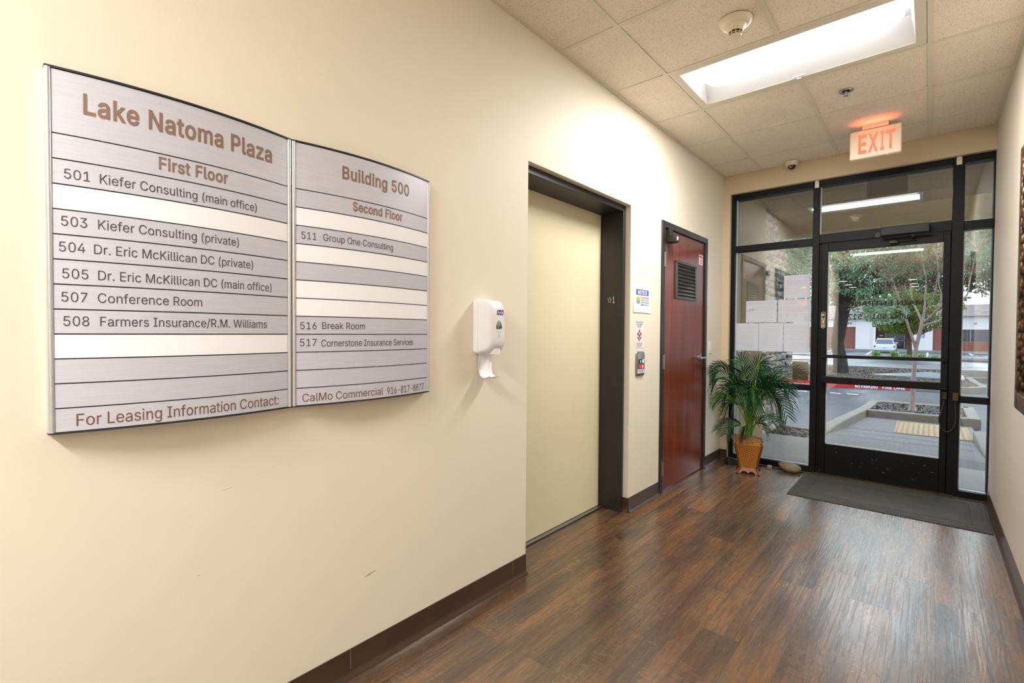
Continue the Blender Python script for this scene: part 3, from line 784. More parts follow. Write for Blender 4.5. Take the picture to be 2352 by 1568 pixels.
base_run('baseboard_left', 'dark brown rubber base along the cream wall under the directory', [('x+', 0, -3, E0), ('x+', 0, E1, D0), ('x+', 0, D1, L), ('y-', E1, -.042, 0)])
base_run('baseboard_right', 'dark brown rubber base under the woven frame wall', [('x-', W, -13, SF)])
base_run('baseboard_end', 'short dark rubber base beside the storefront frame', [('y-', L, 0, OX)])
mb = MB()
for y in (.944, 1.862):
    mb.box(.0041, .0046, y - .0009, y + .0009, .03, .1035)
tag(mb.build('trim_2', decal('pale_joint_line', lin(150, 132, 116))), 'pale vertical joint lines in the rubber base', 'joint', kind='structure')

# =================================================================== STOREFRONT FRAMING
SB = .12                        # frame depth
Y1, Y2 = SF, SF + SB


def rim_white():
    return plain('pale_sky_reflection', lin(190, 196, 204), .4, var=.05)


m_sky_refl = rim_white()  # pale colour stands in for sky reflected in the frame's inner sides
win = []


def framed(name, label, x0, x1, z0, z1, bars, panes):
    t = thing(name, (x0, Y1, z0), label, 'window', kind='structure')
    f = MB()
    for b in bars:
        f.box(b[0], b[1], Y1, Y2, b[2], b[3])
    f.build('window_frame', m_alum, t, bevel=.002, seg=1)
    for p in panes:
        g = MB().box(p[0], p[1], GL, GL + .008, p[2], p[3])
        g.build('window_pane', m_glass, t)
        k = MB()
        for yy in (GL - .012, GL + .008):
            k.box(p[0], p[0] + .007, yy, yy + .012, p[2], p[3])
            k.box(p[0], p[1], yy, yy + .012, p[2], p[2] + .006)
        k.build('sky_reflection_strip', m_sky_refl, t)  # painted sky reflection along the left and bottom pane edges
    return t


HZ0, HZ1 = 2.615, 2.668
framed('window_1', 'black framed side window left of the glass door with papers taped on', .068, .827, 0, HZ1,
       [(.068, .108, 0, HZ1), (.775, .827, 0, HZ1), (.108, .775, HZ0, HZ1), (.108, .775, 2.095, 2.153), (.108, .775, .757, .809), (.108, .775, 0, .058)],
       [(.108, .775, .058, .757), (.108, .775, .809, 2.095), (.108, .775, 2.153, HZ0)])
framed('window_2', 'narrow black framed side window between the glass door and right wall', 1.718, W, 0, HZ1,
       [(1.718, 1.787, 0, HZ1), (1.787, W, HZ0, HZ1), (1.787, W, 2.099, 2.163), (1.787, W, .746, .798), (1.787, W, 0, .056), (1.948, W, .056, HZ0)],
       [(1.787, 1.948, .056, .746), (1.787, 1.948, .798, 2.099), (1.787, 1.948, 2.163, HZ0)])
framed('window_3', 'wide transom window above the glass entrance door', .827, 1.718, 2.10, HZ1,
       [(.827, 1.718, HZ0, HZ1), (.827, 1.718, 2.10, 2.181)],
       [(.827, 1.718, 2.181, HZ0)])


def mat_worn():
    g = NG('worn_black_aluminium')
    p = g.geo()
    a = g.noise(g.mapping(p, (26, 8, 170)), 1, 2, .5)
    z = g.n('ShaderNodeSeparateXYZ'); g.l(p, z.inputs[0])
    low = g.math('LESS_THAN', z.outputs[2], .31)
    b = g.noise(g.mapping(p, (4, 4, 7)), 1, 2)
    ch = g.math('MULTIPLY', g.math('MULTIPLY', g.math('GREATER_THAN', a, .735), g.math('GREATER_THAN', b, .5)), low)
    g.base(g.mix(g.math('MULTIPLY', ch, .75), lin(13, 12, 12), lin(170, 160, 150)))
    g.set(.5, spec=.25)
    return g.m


m_alum_worn = mat_worn()
# glass entrance door
LX0, LX1, DY0, DY1 = .848, 1.7145, 5.158, 5.205
door = thing('door_1', (LX0, DY0, .012), 'glass entrance door with wide black frame and push bar', 'door', kind='structure')
f = MB()
f.box(LX0, .897, DY0, DY1, .014, 2.092); f.box(1.672, LX1, DY0, DY1, .014, 2.092)
f.box(.897, 1.672, DY0, DY1, 2.022, 2.092); f.box(.897, 1.672, DY0, DY1, .014, .283)
f.build('door_leaf', m_alum_worn, door, bevel=.002, seg=1)
MB().box(.897, 1.672, 5.178, 5.186, .283, 2.022).build('door_pane', m_glass, door)
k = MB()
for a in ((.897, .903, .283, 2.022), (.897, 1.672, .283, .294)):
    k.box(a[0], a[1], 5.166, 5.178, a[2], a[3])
k.build('sky_reflection_strip', m_sky_refl, door)  # the same painted sky reflection on the door glass edges
# door stop lip around the leaf
k = MB()
k.box(.827, .8475, Y1 + .03, Y1 + .05, .01, 2.10); k.box(1.715, 1.718, Y1 + .03, Y1 + .05, .01, 2.10)
k.build('door_stop', m_alum, door)
pb = MB()
pb.box(.868, 1.712, 5.068, 5.108, .842, .902)
pb.box(.868, .905, 5.105, 5.158, .848, .896); pb.box(1.676, 1.712, 5.105, 5.158, .848, .896)
pb.build('push_bar', plain('black_push_bar', lin(14, 13, 13), .35, var=.1, spec=.3), door, bevel=.006)
gb = MB()
gb.box(.862, 1.712, 5.135, 5.150, 1.064, 1.092)
gb.box(.862, .885, 5.148, 5.158, 1.066, 1.090); gb.box(1.69, 1.712, 5.148, 5.158, 1.066, 1.090)
gb.lathe([(0, -.003), (.005, -.003), (.005, 0), (0, 0)], (1.70, 5.136, 1.078), 'y', 10)
gb.build('guard_bar', m_alum, door, bevel=.003)
# small white mark of a past sticker, PUSH sticker
st = MB()
cx, z0, z1, hw = .8675, 1.331, 1.480, .0165


def stadium(hw, hh, n=12):
    return [(hw * math.cos(a), hh - hw + hw * math.sin(a)) for a in [math.pi * i / n for i in range(n + 1)]] + \
           [(hw * math.cos(a), -hh + hw + hw * math.sin(a)) for a in [math.pi + math.pi * i / n for i in range(n + 1)]]


zc, hh = (z0 + z1) / 2, (z1 - z0) / 2
yS = DY0 - .0007
st.add([(cx + u, yS, zc + v) for u, v in stadium(hw, hh)], [tuple(range(26))])
sticker = st.build('push_sticker', decal('black_sticker', lin(28, 26, 24)), door)
sticker['label'] = 'black rounded sticker reading PUSH'
lt = MB()
ou, inn = stadium(hw, hh), stadium(hw - .003, hh - .003)
n = len(ou)
lt.add([(cx + u, yS - .0006, zc + v) for u, v in ou] + [(cx + u, yS - .0006, zc + v) for u, v in inn], [(i, (i + 1) % n, n + (i + 1) % n, n + i) for i in range(n)])
for ch, b in zip('PU', (1.438, 1.404)):
    text_mb(lt, ch, cx - .0085, cx + .0085, b, .024, lambda u, v: (u, yS - .0006, v), .03)
for ch, b in zip('SH', (1.374, 1.343)):
    text_mb(lt, ch, cx - .0085, cx + .0085, b, .024, lambda u, v: (u, yS - .0006, v), .03)
for i in range(3):
    lt.box(cx - .009, cx + .009, yS - .0007, yS - .0005, 1.3995 - i * .0035, 1.4009 - i * .0035)
lt.build('lettering', decal('cream_print', lin(226, 214, 188)), sticker)
# mirrored vinyl lettering on the outside of the door glass
dl = MB()
fx = lambda u, v: (-u, 5.1868, v)
sh = 0.0
for s, a, b, base, cap, bold in (('Lake Natoma Plaza', .985, 1.585, 1.690, .047, .008), ('500', 1.235, 1.345, 1.648, .046, .004),
                                 ('MAIN ENTRANCE', 1.010, 1.560, 1.525, .040, .02), ('Suites 501 - 517', 1.050, 1.500, 1.413, .042, .02)):
    text_mb(dl, s, -b, -a, base, cap, fx, bold)
dlo = dl.build('vinyl_lettering', decal('dark_vinyl', lin(46, 36, 36)), door)
dlo['label'] = 'dark lettering seen reversed through the glass'
# pull plate strip sticker (yellow)
MB().box(1.476, 1.491, 5.1864, 5.1869, 1.636, 1.690).build('yellow_sticker', decal('yellow_sticker', lin(200, 165, 95)), door)

cl = thing('door_closer', (1.42, 5.145, 2.10), 'black overhead door closer on the frame above the glass door', 'door closer')
MB().box(1.272, 1.585, 5.062, SF, 2.100, 2.170).build('closer_body', plain('closer_cover', lin(46, 44, 46), .5, var=.05, spec=.3), cl, bevel=.006)
a = MB()
a.box(1.475, 1.493, 5.085, 5.115, 2.070, 2.100)
a.tube([(1.484, 5.10, 2.072), (1.36, 5.125, 2.056)], .006)
a.build('closer_arm', m_alum, cl)
a = MB(); a.box(1.335, 1.385, 5.118, 5.157, 2.040, 2.060); a.lathe([(0, -.008), (.011, -.008), (.011, .006), (0, .006)], (1.368, 5.122, 2.056), 'z', 12)
a.build('closer_shoe', plain('dark_zinc', lin(58, 56, 50), .5, .3, var=.1), cl)
a = MB(); a.lathe([(0, 0), (.017, 0), (.017, .001), (0, .001)], (1.252, SF - .0015, 2.125), 'y', 18, 1, 1.3)
o = a.build('patch_mark', decal('grey_patch', lin(64, 70, 72)), cl)

tp = thing('power_transfer_loop', (1.72, 5.145, .77), 'pair of bronze boxes joined by a hanging armoured cable beside the door', 'cable')
MB().box(1.680, 1.712, 5.132, 5.158, .768, .828).build('door_box', plain('bronze_box', lin(74, 58, 42), .45, .3, var=.08), tp, bevel=.003)
MB().box(1.744, 1.778, 5.115, 5.145, .761, .826).build('frame_box', bpy.data.materials['bronze_box'], tp, bevel=.003)
pts = []
for i in range(25):
    a = i / 24
    if a < .3:
        q = a / .3; pts.append((1.697 - .030 * q ** 1.6, 5.146 - .012 * q, .768 - .150 * q))
    elif a < .72:
        q = (a - .3) / .42; th = math.pi * (1 + q)
        pts.append((1.717 + .050 * math.cos(th), 5.132, .618 + .108 * math.sin(th)))
    else:
        q = (a - .72) / .28; pts.append((1.767 - .008 * q, 5.130, .618 + .143 * q))
MB().tube(pts, .0042, 8).build('cable', plain('dark_cable', lin(58, 54, 50), .5, .2, var=.2, scale=90), tp, smooth=True)

struct('trim_3', MB().box(.80, 1.76, 5.085, 5.20, 0, .013), plain('bronze_threshold', lin(74, 64, 50), .45, .4, var=.25, scale=20), 'worn metal threshold under the glass door', 'threshold', bevel=.003)

# plaster clips on top of the mullions
for i, (x, lab) in enumerate(((.803, 'small cream bracket over the frame post left of the door'), (1.752, 'small cream bracket over the frame post right of the door'))):
    t = thing('mullion_bracket', (x, SF, 2.60), lab, 'bracket', 'cream brackets above the frame posts')
    MB().box(x - .016, x + .016, SF - .010, SF - .001, 2.605, 2.664).build('bracket_plate', m_offwhite, t, bevel=.001)
    MB().box(x - .008, x + .008, SF - .020, SF - .010, 2.640, 2.667).build('bracket_tab', m_offwhite, t, bevel=.001)

# =================================================================== ELEVATOR
el = MB()
el.box(-.23, -.04, E1 - .032, E1, 0, EH)
el.box(-.23, -.04, E0, E0 + .032, 0, EH)
el.box(-.23, -.04, E0 + .032, E1 - .032, 2.130, EH)
trim = struct('trim_4', el, m_black, 'black steel frame around the elevator opening', 'door frame', bevel=.003)
ed = thing('door_3', (-.222, 2.5, 0), 'cream sliding elevator door panel', 'door', kind='structure')
MB().box(-.245, -.222, E0 + .033, E1 - .033, .012, 2.129).build('door_panel', m_elev, ed)
MB().box(-.30, -.190, E0 + .034, E1 - .034, .0, .004).build('sill', m_dark, ed)
a = MB()
a.box(-.216, -.206, E0 + .034, E1 - .034, .002, .009); a.box(-.203, -.190, E0 + .034, E1 - .034, .002, .010)
a.build('sill_track', m_steel, ed)
struct('trim_5', MB().box(-.19, .0, E0, E1 - .0, -.001, .0006), m_floor, 'strip of plank flooring in the elevator recess', 'floor')
# floor designation plate on the jamb
yP = E1 - .032 - .0012
pl = tag(MB().box(-.176, -.088, yP, yP + .0012, 1.465, 1.585).build('floor_plate', plain('plate_black', lin(40, 38, 35), .5, var=.05)), 'black plate with a raised star and number 1 on the elevator frame', 'sign')
a = MB()
star = []
for i in range(10):
    r_ = .020 if i % 2 == 0 else .009
    star.append((r_ * math.sin(math.pi * i / 5), r_ * math.cos(math.pi * i / 5)))
inn = [(u * .72, v * .72) for u, v in star]
sc, sz = -.143, 1.512
a.add([(sc + u * .95, yP - .0008, sz + v * 1.25) for u, v in star] + [(sc + u * .95, yP - .0008, sz + v * 1.25) for u, v in inn], [(i, (i + 1) % 10, 10 + (i + 1) % 10, 10 + i) for i in range(10)])
text_mb(a, '1', -.117, -.106, 1.492, .046, lambda u, v: (u, yP - .0008, v), .04)
a.build('star_and_number', decal('cream_marking', lin(222, 206, 176)), pl)

# =================================================================== BROWN DOOR
fr = MB()
fr.box(-.12, .012, D0, D0 + .052, 0, DH); fr.box(-.12, .012, D1 - .05, D1, 0, DH); fr.box(-.12, .012, D0 + .052, D1 - .05, DH - .05, DH)
struct('trim_6', fr, m_black, 'dark steel frame around the brown louvred door', 'door frame', bevel=.003)
rd = thing('door_2', (-.005, 4.1, .012), 'reddish brown wooden door with a small louvre grille', 'door', kind='structure')
LY0, LY1, LXf = D0 + .056, D1 - .054, -.004
MB().box(LXf - .045, LXf, LY0, LY1, .012, DH - .054).build('door_leaf', m_wood, rd, bevel=.002, seg=1)
lf = MB()
la, lb, lz0, lz1 = 3.905, 4.385, 1.566, 1.884
ia, ib, iz0, iz1 = la + .052, lb - .035, lz0 + .022, lz1 - .022
for q in ((la, lb, lz1 - .022, lz1), (la, lb, lz0, lz0 + .022), (la, la + .04, iz0, iz1), (lb - .04, lb, iz0, iz1)):
    lf.box(LXf, LXf + .012, q[0], q[1], q[2], q[3])
fo = lf.build('louvre_frame', plain('bronze_louvre', lin(88, 84, 78), .38, .6, var=.1), rd, bevel=.003)
MB().box(LXf, LXf + .001, la + .04, lb - .04, iz0, iz1).build('louvre_back', m_dark, fo)
sl = MB()
for i in range(9):
    z = iz0 + .016 + i * (iz1 - iz0) / 9
    sl.add([(LXf + .001, la + .04, z + .016), (LXf + .001, lb - .04, z + .016), (LXf + .011, lb - .04, z - .004), (LXf + .011, la + .04, z - .004),
            (LXf + .001, la + .04, z + .018), (LXf + .001, lb - .04, z + .018), (LXf + .012, lb - .04, z - .002), (LXf + .012, la + .04, z - .002)],
           [(0, 1, 2, 3), (7, 6, 5, 4), (3, 2, 6, 7), (0, 4, 5, 1)])
sl.build('louvre_slats', bpy.data.materials['bronze_louvre'], fo)
for z in (1.86, 1.05, .20):
    a = MB()
    a.lathe([(0, -.058), (.0075, -.058), (.0075, .058), (0, .058)], (.012, LY0 - .001, z), 'z', 10)
    a.box(.002, .014, LY0 - .030, LY0 - .004, z - .056, z + .056)
    a.build('hinge', m_steel, rd, smooth=True)
hd = MB()
hy, hz = 4.505, 1.052
hd.lathe([(0, 0), (.034, 0), (.034, .006), (.028, .012), (.012, .014), (.011, .045), (0, .045)], (LXf, hy, hz), 'x', 20)
lev = hd.build('handle_rose', m_chrome, rd, smooth=True)
a = MB()
a.tube([(LXf + .045, hy + .012, hz), (LXf + .048, hy - .03, hz), (LXf + .047, hy - .115, hz - .003)], [.012, .0105, .009], 10)
a.build('lever', m_chrome, lev, smooth=True)
a = MB(); a.box(LXf, LXf + .0006, 4.452, 4.552, 1.905, 1.998)
sg = a.build('door_notice', decal('pinkish_paper', lin(236, 214, 218)), rd)
sg['label'] = 'small pale notice with red top'
a = MB(); a.add([(LXf + .0011, 4.460, 1.972), (LXf + .0011, 4.55, 1.972), (LXf + .0011, 4.55, 1.976), (LXf + .0011, 4.462, 1.994)], [(0, 1, 2, 3)])
for i in range(2):
    text_mb(a, '0', 4.475 + i * .035, 4.50 + i * .035, 1.918, .036, lambda u, v: (LXf + .0011, u, v), 0)
a.build('print', decal('red_print', lin(206, 70, 80)), sg)
a = MB(); a.box(LXf, .072, 3.712, 3.802, 2.000, 2.058); a.box(LXf, .030, 3.72, 3.78, 2.058, 2.105)
bx = a.build('alarm_box', plain('black_box', lin(36, 35, 36), .45, var=.06), rd, bevel=.003)
MB().box(.0722, .0728, 3.752, 3.782, 2.018, 2.046).build('box_label', m_paper, bx)

# =================================================================== DIRECTORY SIGNS
def mat_strip():
    g = NG('brushed_silver_strip')
    p = g.geo()
    f = g.noise(g.mapping(p, (20, 9, 700)), 1, 3, .6)
    g.base(g.ramp(f, [(.3, lin(192, 193, 205)), (.7, lin(207, 208, 219))]))
    g.set(.4, .1, .5)
    return g.m


m_strip = mat_strip()
m_blank = plain('white_strip', lin(247, 247, 253), .35, var=.005)
m_rail = plain('silver_rail', lin(206, 206, 208), .3, .55, var=.02)
m_navy = plain('dark_gap', lin(24, 24, 40), .5)
m_cap = plain('black_end_cap', lin(38, 37, 40), .4)
m_bronze = decal('bronze_print', lin(136, 108, 94), .5)
m_brown = decal('brown_print', lin(112, 78, 66), .5)
m_ink = decal('grey_purple_print', lin(74, 64, 80), .5)
ZL = [1.742 - i * .05945 for i in range(12)] + [1.030]
ZTOP = 1.896


def directory(ya, yb, label, rows, header, hspec):
    yc, hw = (ya + yb) / 2, (yb - ya) / 2
    sx_ = lambda y, d=0.0: .024 + .036 * (1 - ((y - yc) / hw) ** 2) + d
    t = thing('directory_sign', (0, yc, 1.03), label, 'sign', 'building directory panels')
    t['group'] = 'building directory panels'

    def curved(name, y0, y1, z0, z1, d0, d1, mat, parent, n=24):
        mb = MB()
        vs = []
        for i in range(n + 1):
            y = y0 + (y1 - y0) * i / n
            for d in (d0, d1):
                for z in (z0, z1):
                    vs.append((sx_(y, d), y, z))
        fs = []
        for i in range(n):
            a, b = i * 4, i * 4 + 4
            fs += [(a + 2, b + 2, b + 3, a + 3), (a, a + 1, b + 1, b), (a + 1, a + 3, b + 3, b + 1), (a, b, b + 2, a + 2)]
        fs += [(0, 2, 3, 1), (n * 4, n * 4 + 1, n * 4 + 3, n * 4 + 2)]
        mb.add(vs, fs)
        return mb.build(name, mat, parent)

    pw = .0125
    core = curved('backing', ya + .002, yb - .002, 1.031, ZTOP - .002, -.014, -.002, m_navy, t)
    cap = curved('top_cap', ya, yb, ZTOP - .003, ZTOP + .002, -.020, .0035, m_cap, t)
    cap = curved('bottom_cap', ya, yb, 1.0265, 1.0305, -.020, .0035, m_cap, t)
    for q in (ya, yb - pw):
        a = MB()
        a.box(0, sx_(q + pw / 2, .004) - .004, q, q + pw, 1.0305, ZTOP - .003)
        a.lathe([(0, 0), (pw / 2, 0), (pw / 2, ZTOP - 1.0335), (0, ZTOP - 1.0335)], (sx_(q + pw / 2, -.001), q + pw / 2, 1.0305), 'z', 16)
        a.build('side_rail', m_rail, t, smooth=True)
    sy0, sy1 = ya + pw, yb - pw
    rows = [header] + rows
    zs = [ZTOP - .003] + ZL
    for i, row in enumerate(rows):
        z1, z0 = zs[i] - .0016, zs[i + 1] + .0016
        blank = row == 'white'
        d = .0005 if not blank else .0
        s = curved('name_strip', sy0, sy1, z0, z1, -.002, d, m_blank if blank else m_strip, t)
        if blank:
            s['label'] = 'blank white strip'
        elif row is None:
            s['label'] = 'empty silver strip'
        else:
            col, segs = row
            for (txt, u0, u1, base, capz, bold) in segs:
                mb = MB()
                text_mb(mb, txt, u0, u1, base, capz, lambda u, v: (sx_(u, d + .0006), u, v), bold)
                mb.build('lettering', col, s)
            s['label'] = 'silver strip reading ' + ' '.join(x[0] for x in segs)
    return t


E5 = lambda no, name, y0, y1, b, u1, x0=.168: (m_ink, [(no, x0, x0 + .046, b, .0235, 0), (name, y0, y1, b, .0235, 0)])
directory(.142, .7185, 'left curved silver directory panel headed with the plaza name and first floor tenants',
          [(m_bronze, [('First Floor', .356, .522, 1.701, .033, .022)]),
           E5('501', 'Kiefer Consulting (main office)', .238, .604, 1.638, 0, .174), 'white',
           E5('503', 'Kiefer Consulting (private)', .234, .551, 1.525, 0),
           E5('504', 'Dr. Eric McKillican DC (private)', .226, .592, 1.4635, 0, .164),
           E5('505', 'Dr. Eric McKillican DC (main office)', .233, .650, 1.400, 0, .169),
           E5('507', 'Conference Room', .232, .453, 1.344, 0, .167),
           E5('508', 'Farmers Insurance/R.M. Williams', .236, .635, 1.286, 0, .170), 'white', None, None,
           (m_brown, [('For Leasing Information Contact:', .191, .673, 1.043, .0295, 0)])],
          (m_bronze, [('Lake Natoma Plaza', .209, .653, 1.8005, .049, .022)]), None)
directory(.7205, 1.292, 'right curved silver directory panel headed Building 500 with second floor tenants',
          [(m_bronze, [('Second Floor', .921, 1.135, 1.702, .032, .022)]), 'white',
           (m_ink, [('511', .749, .796, 1.581, .0235, 0), ('Group One Consulting', .818, 1.089, 1.5825, .0235, 0)]),
           'white', None, 'white', 'white',
           (m_ink, [('516', .745, .796, 1.283, .0235, 0), ('Break Room', .814, .968, 1.284, .0235, 0)]),
           (m_ink, [('517', .744, .796, 1.2265, .0245, 0), ('Cornerstone Insurance Services', .811, 1.193, 1.2245, .0235, 0)]),
           None, None,
           (m_brown, [('CalMo Commercial', .751, 1.045, 1.042, .0265, 0), ('916-817-8877', 1.063, 1.257, 1.040, .0265, 0)])],
          (m_bronze, [('Building 500', .883, 1.170, 1.806, .0435, .022)]), None)

# =================================================================== WALL ITEMS
# hand sanitizer dispenser
hs = thing('sanitizer_dispenser', (0, 1.64, 1.05), 'white wall hand sanitizer dispenser with drip tray beside the elevator', 'soap dispenser')
hw, yc = .060, 1.633


def rbox_section(x, y0, y1, z0, z1, r, n=5):
    pts = []
    for cy_, cz_, a0 in ((y1 - r, z1 - r, 0), (y0 + r, z1 - r, 90), (y0 + r, z0 + r, 180), (y1 - r, z0 + r, 270)):
        for i in range(n + 1):
            a = R(a0 + 90 * i / n)
            pts.append((x, cy_ + r * math.cos(a), cz_ + r * math.sin(a)))
    return pts


def loft(mb, secs):
    n = len(secs[0]); vs = [p for s in secs for p in s]; fs = []
    for i in range(len(secs) - 1):
        for k in range(n):
            k2 = (k + 1) % n
            fs.append((i * n + k, i * n + k2, (i + 1) * n + k2, (i + 1) * n + k))
    fs.append(tuple(range(n))[::-1]); fs.append(tuple((len(secs) - 1) * n + k for k in range(n)))
    return mb.add(vs, fs)


a = MB()
loft(a, [rbox_section(.001, 1.572, 1.694, 1.178, 1.428, .016), rbox_section(.022, 1.571, 1.695, 1.175, 1.431, .018), rbox_section(.030, 1.572, 1.694, 1.178, 1.429, .018)])
a.build('back_housing', m_white, hs, smooth=True)
a = MB()
secs = []
for x, g_, zb, zt, r in ((.0305, .001, 1.180, 1.427, .017), (.060, .002, 1.186, 1.424, .018), (.082, .005, 1.192, 1.416, .022), (.096, .011, 1.206, 1.402, .026), (.103, .022, 1.226, 1.384, .028), (.105, .034, 1.245, 1.365, .022)):
    secs.append(rbox_section(x, 1.572 + g_, 1.694 - g_, zb, zt, r))
loft(a, secs)
a.build('front_cover', m_white, hs, smooth=True)
a = MB()
loft(a, [rbox_section(.045, 1.612, 1.660, 1.176, 1.215, .008), rbox_section(.075, 1.612, 1.660, 1.172, 1.215, .008), rbox_section(.094, 1.616, 1.656, 1.174, 1.215, .008)])
a.build('nozzle', m_white, hs, smooth=True)
a = MB()
prof = [(math.sin(t_) * 1.0, math.cos(t_)) for t_ in [math.pi * 2 * i / 28 for i in range(28)]]
tri = []
for u, v in prof:
    k = .5 - .5 * v            # 0 top .. 1 bottom
    tri.append((yc + .002 + math.copysign(abs(u) ** .8, u) * .0235 * (.30 + .80 * k ** .7), 1.309 + max(v, -.80) * .0225))
mid = lambda q: .1052
a.add([(.1052, y, z) for y, z in tri] + [(.1062, yc + .002 + (y - yc - .002) * .92, 1.309 + (z - 1.309) * .92) for y, z in tri],
      [(i, (i + 1) % 28, 28 + (i + 1) % 28, 28 + i) for i in range(28)] + [tuple(range(28, 56))])
vw = NG('smoky_window')
vw.base(vw.ramp(vw.noise(vw.geo(), 75, 4), [(.35, lin(62, 60, 58)), (.5, lin(132, 128, 122)), (.65, lin(176, 174, 168))]))
vw.set(.08, 0, .8)
a.build('gel_window', vw.m, hs, smooth=True)
a = MB()
by, bz = yc + .010, 1.3675
a.add([(.1056, by + u, bz + v) for u, v in ((-.0225, -.0145), (-.0175, -.0110), (.0165, -.0120), (.0205, -.008), (.0215, .0140), (.0165, .0115), (-.0165, .0110), (-.0205, .0095))], [tuple(range(8))])
lg = a.build('logo', decal('logo_blue', lin(38, 52, 150)), hs)
a = MB(); a.add([(.1060, by + u, bz + v) for u, v in ((-.005, .0050), (.008, .0050), (.011, .0108), (.000, .0120))], [(0, 1, 2, 3)])
a.build('logo_accent', decal('logo_pink', lin(214, 60, 130)), lg)
a = MB(); text_mb(a, 'Purell', by - .0175, by + .0175, bz - .0072, .0135, lambda u, v: (.1063, u, v), .015)
a.build('lettering', m_paper, lg)
a = MB()
text_mb(a, 'Advanced Sanitizer', yc - .016, yc + .020, 1.2795, .0022, lambda u, v: (.1054, u, v))
text_mb(a, 'Place hand below', yc - .013, yc + .017, 1.2745, .0024, lambda u, v: (.1054, u, v), .02)
a.tube([(.1056, yc - .004, 1.268), (.1056, yc + .002, 1.263)], .0003, 4); a.tube([(.1056, yc + .008, 1.268), (.1056, yc + .002, 1.263)], .0003, 4)
for r_ in (.006, .0075):
    pts = [(.1052, yc + .002 + r_ * math.cos(q), 1.2555 + r_ * math.sin(q)) for q in [2 * math.pi * i / 10 for i in range(11)]]
    a.tube(pts, .0003, 4)
a.build('fine_print', decal('grey_print', lin(150, 150, 152)), hs)
a = MB(); a.lathe([(0, 0), (.0016, 0), (.0016, .0006), (0, .0006)], (.1010, 1.608, 1.243), 'x', 10)
a.build('sensor_dot', m_dark, hs)
a = MB()
# drip tray: curved sheet dropping from the housing and curling out
path = [(.012, 1.19), (.012, 1.13), (.013, 1.10), (.018, 1.082), (.028, 1.068), (.044, 1.061), (.062, 1.062), (.080, 1.070)]
vs, fs = [], []
for i, (x, z) in enumerate(path):
    hw_ = .043 - .004 * max(0, i - 5)
    for side in (0, 1):
        for yy in (-1, -.86, 0, .86, 1):
            lip = .006 if abs(yy) == 1 else 0
            vs.append((x + lip * (1 if i < 4 else .4) + (.0025 if side else 0), yc + yy * hw_, z + lip * (.0 if i < 4 else .9) + (.0 if side == 0 else .0012)))
m_ = 5
for i in range(len(path) - 1):
    for k in range(m_ - 1):
        b0 = i * 2 * m_; b1 = (i + 1) * 2 * m_
        fs.append((b0 + k, b0 + k + 1, b1 + k + 1, b1 + k))
        fs.append((b0 + m_ + k, b1 + m_ + k, b1 + m_ + k + 1, b0 + m_ + k + 1))
    for k in (0, m_ - 1):
        b0 = i * 2 * m_; b1 = (i + 1) * 2 * m_
        fs.append((b0 + k, b1 + k, b1 + m_ + k, b0 + m_ + k))
for k in range(m_ - 1):
    b = (len(path) - 1) * 2 * m_
    fs.append((b + k, b + k + 1, b + m_ + k + 1, b + m_ + k)); fs.append((k, m_ + k, m_ + k + 1, k + 1))
a.add(vs, fs)
a.build('drip_tray', m_white, hs, smooth=True)

# paper notice, elevator fire card, call button plate, light switch
X1 = .0012
nz = lambda s, *k: None
no = tag(MB().add([(.0007 + .004 * max(0, (i - 3) / 3), 3.163 + .279 * 0 + (.278) * j, 1.637 - .212 * i / 6 + (0 if j == 0 else .001)) for i in range(7) for j in (0, 1)],
         [(2 * i, 2 * i + 2, 2 * i + 3, 2 * i + 1) for i in range(6)]).build('notice_sheet', m_paper), 'white paper mask notice taped to the wall right of the elevator', 'notice')
sm = no.modifiers.new('thickness', 'SOLIDIFY'); sm.thickness = .0003; sm.offset = -1
fy = lambda u, v: (X1 + .0042 * max(0, (1.531 - v) / .106), 3.163 + u * .278, v)
a = MB(); a.add([fy(*p) for p in ((.16, 1.594), (.88, 1.594), (.88, 1.553), (.16, 1.553))], [(3, 2, 1, 0)])
a.build('heading_block', decal('notice_blue', lin(52, 92, 178)), no)
fy2 = lambda u, v: (X1 + .0004 + .0042 * max(0, (1.531 - v) / .106), 3.163 + u * .278, v)
a = MB(); text_mb(a, 'NOTICE', .25, .79, 1.5595, .028, lambda u, v: fy2(u + (v - 1.5595) * .25, v), .03); a.build('heading_text', m_paper, no)
a = MB()
text_mb(a, 'This facility requires face coverings inside', .14, .88, 1.613, .0035, fy)
a.build('top_line', decal('navy_print', lin(44, 52, 84)), no)
a = MB()
for i, s in enumerate(('FACE MASK REQUIRED', 'EVEN IF YOU HAVE', 'BEEN VACCINATED', 'AGAINST COVID-19')):
    text_mb(a, s, .40 + (.04 if i in (1, 2) else 0), .90, 1.531 - i * .0175, .0095, fy, .02)
a.box(X1, X1 + .0002, 3.163 + .1 * .278, 3.163 + .9 * .278, 1.447, 1.4476)
for e_ in (-.034, .034):
    q = [(.27 + e_ + .012 * math.cos(2 * math.pi * i / 8), 1.525 + .0035 * math.sin(2 * math.pi * i / 8)) for i in range(8)]
    a.add([fy2(*p) for p in q], [tuple(range(8))])
a.build('print', decal('navy_print', lin(44, 52, 84)), no)
a = MB(); q = [(.27 + .115 * math.cos(math.pi * i / 14), 1.513 + .0285 * math.sin(math.pi * i / 14)) for i in range(15)]
a.add([fy(*p) for p in q], [tuple(range(15))]); a.build('smiling_face', decal('face_yellow', lin(238, 186, 52)), no)
a = MB(); q = [(.27 + .105 * math.cos(math.pi + math.pi * i / 14), 1.513 + .027 * math.sin(math.pi + math.pi * i / 14)) for i in range(15)]
a.add([fy(*p) for p in q], [tuple(range(15))]); a.build('face_mask', decal('mask_blue', lin(84, 166, 206)), no)

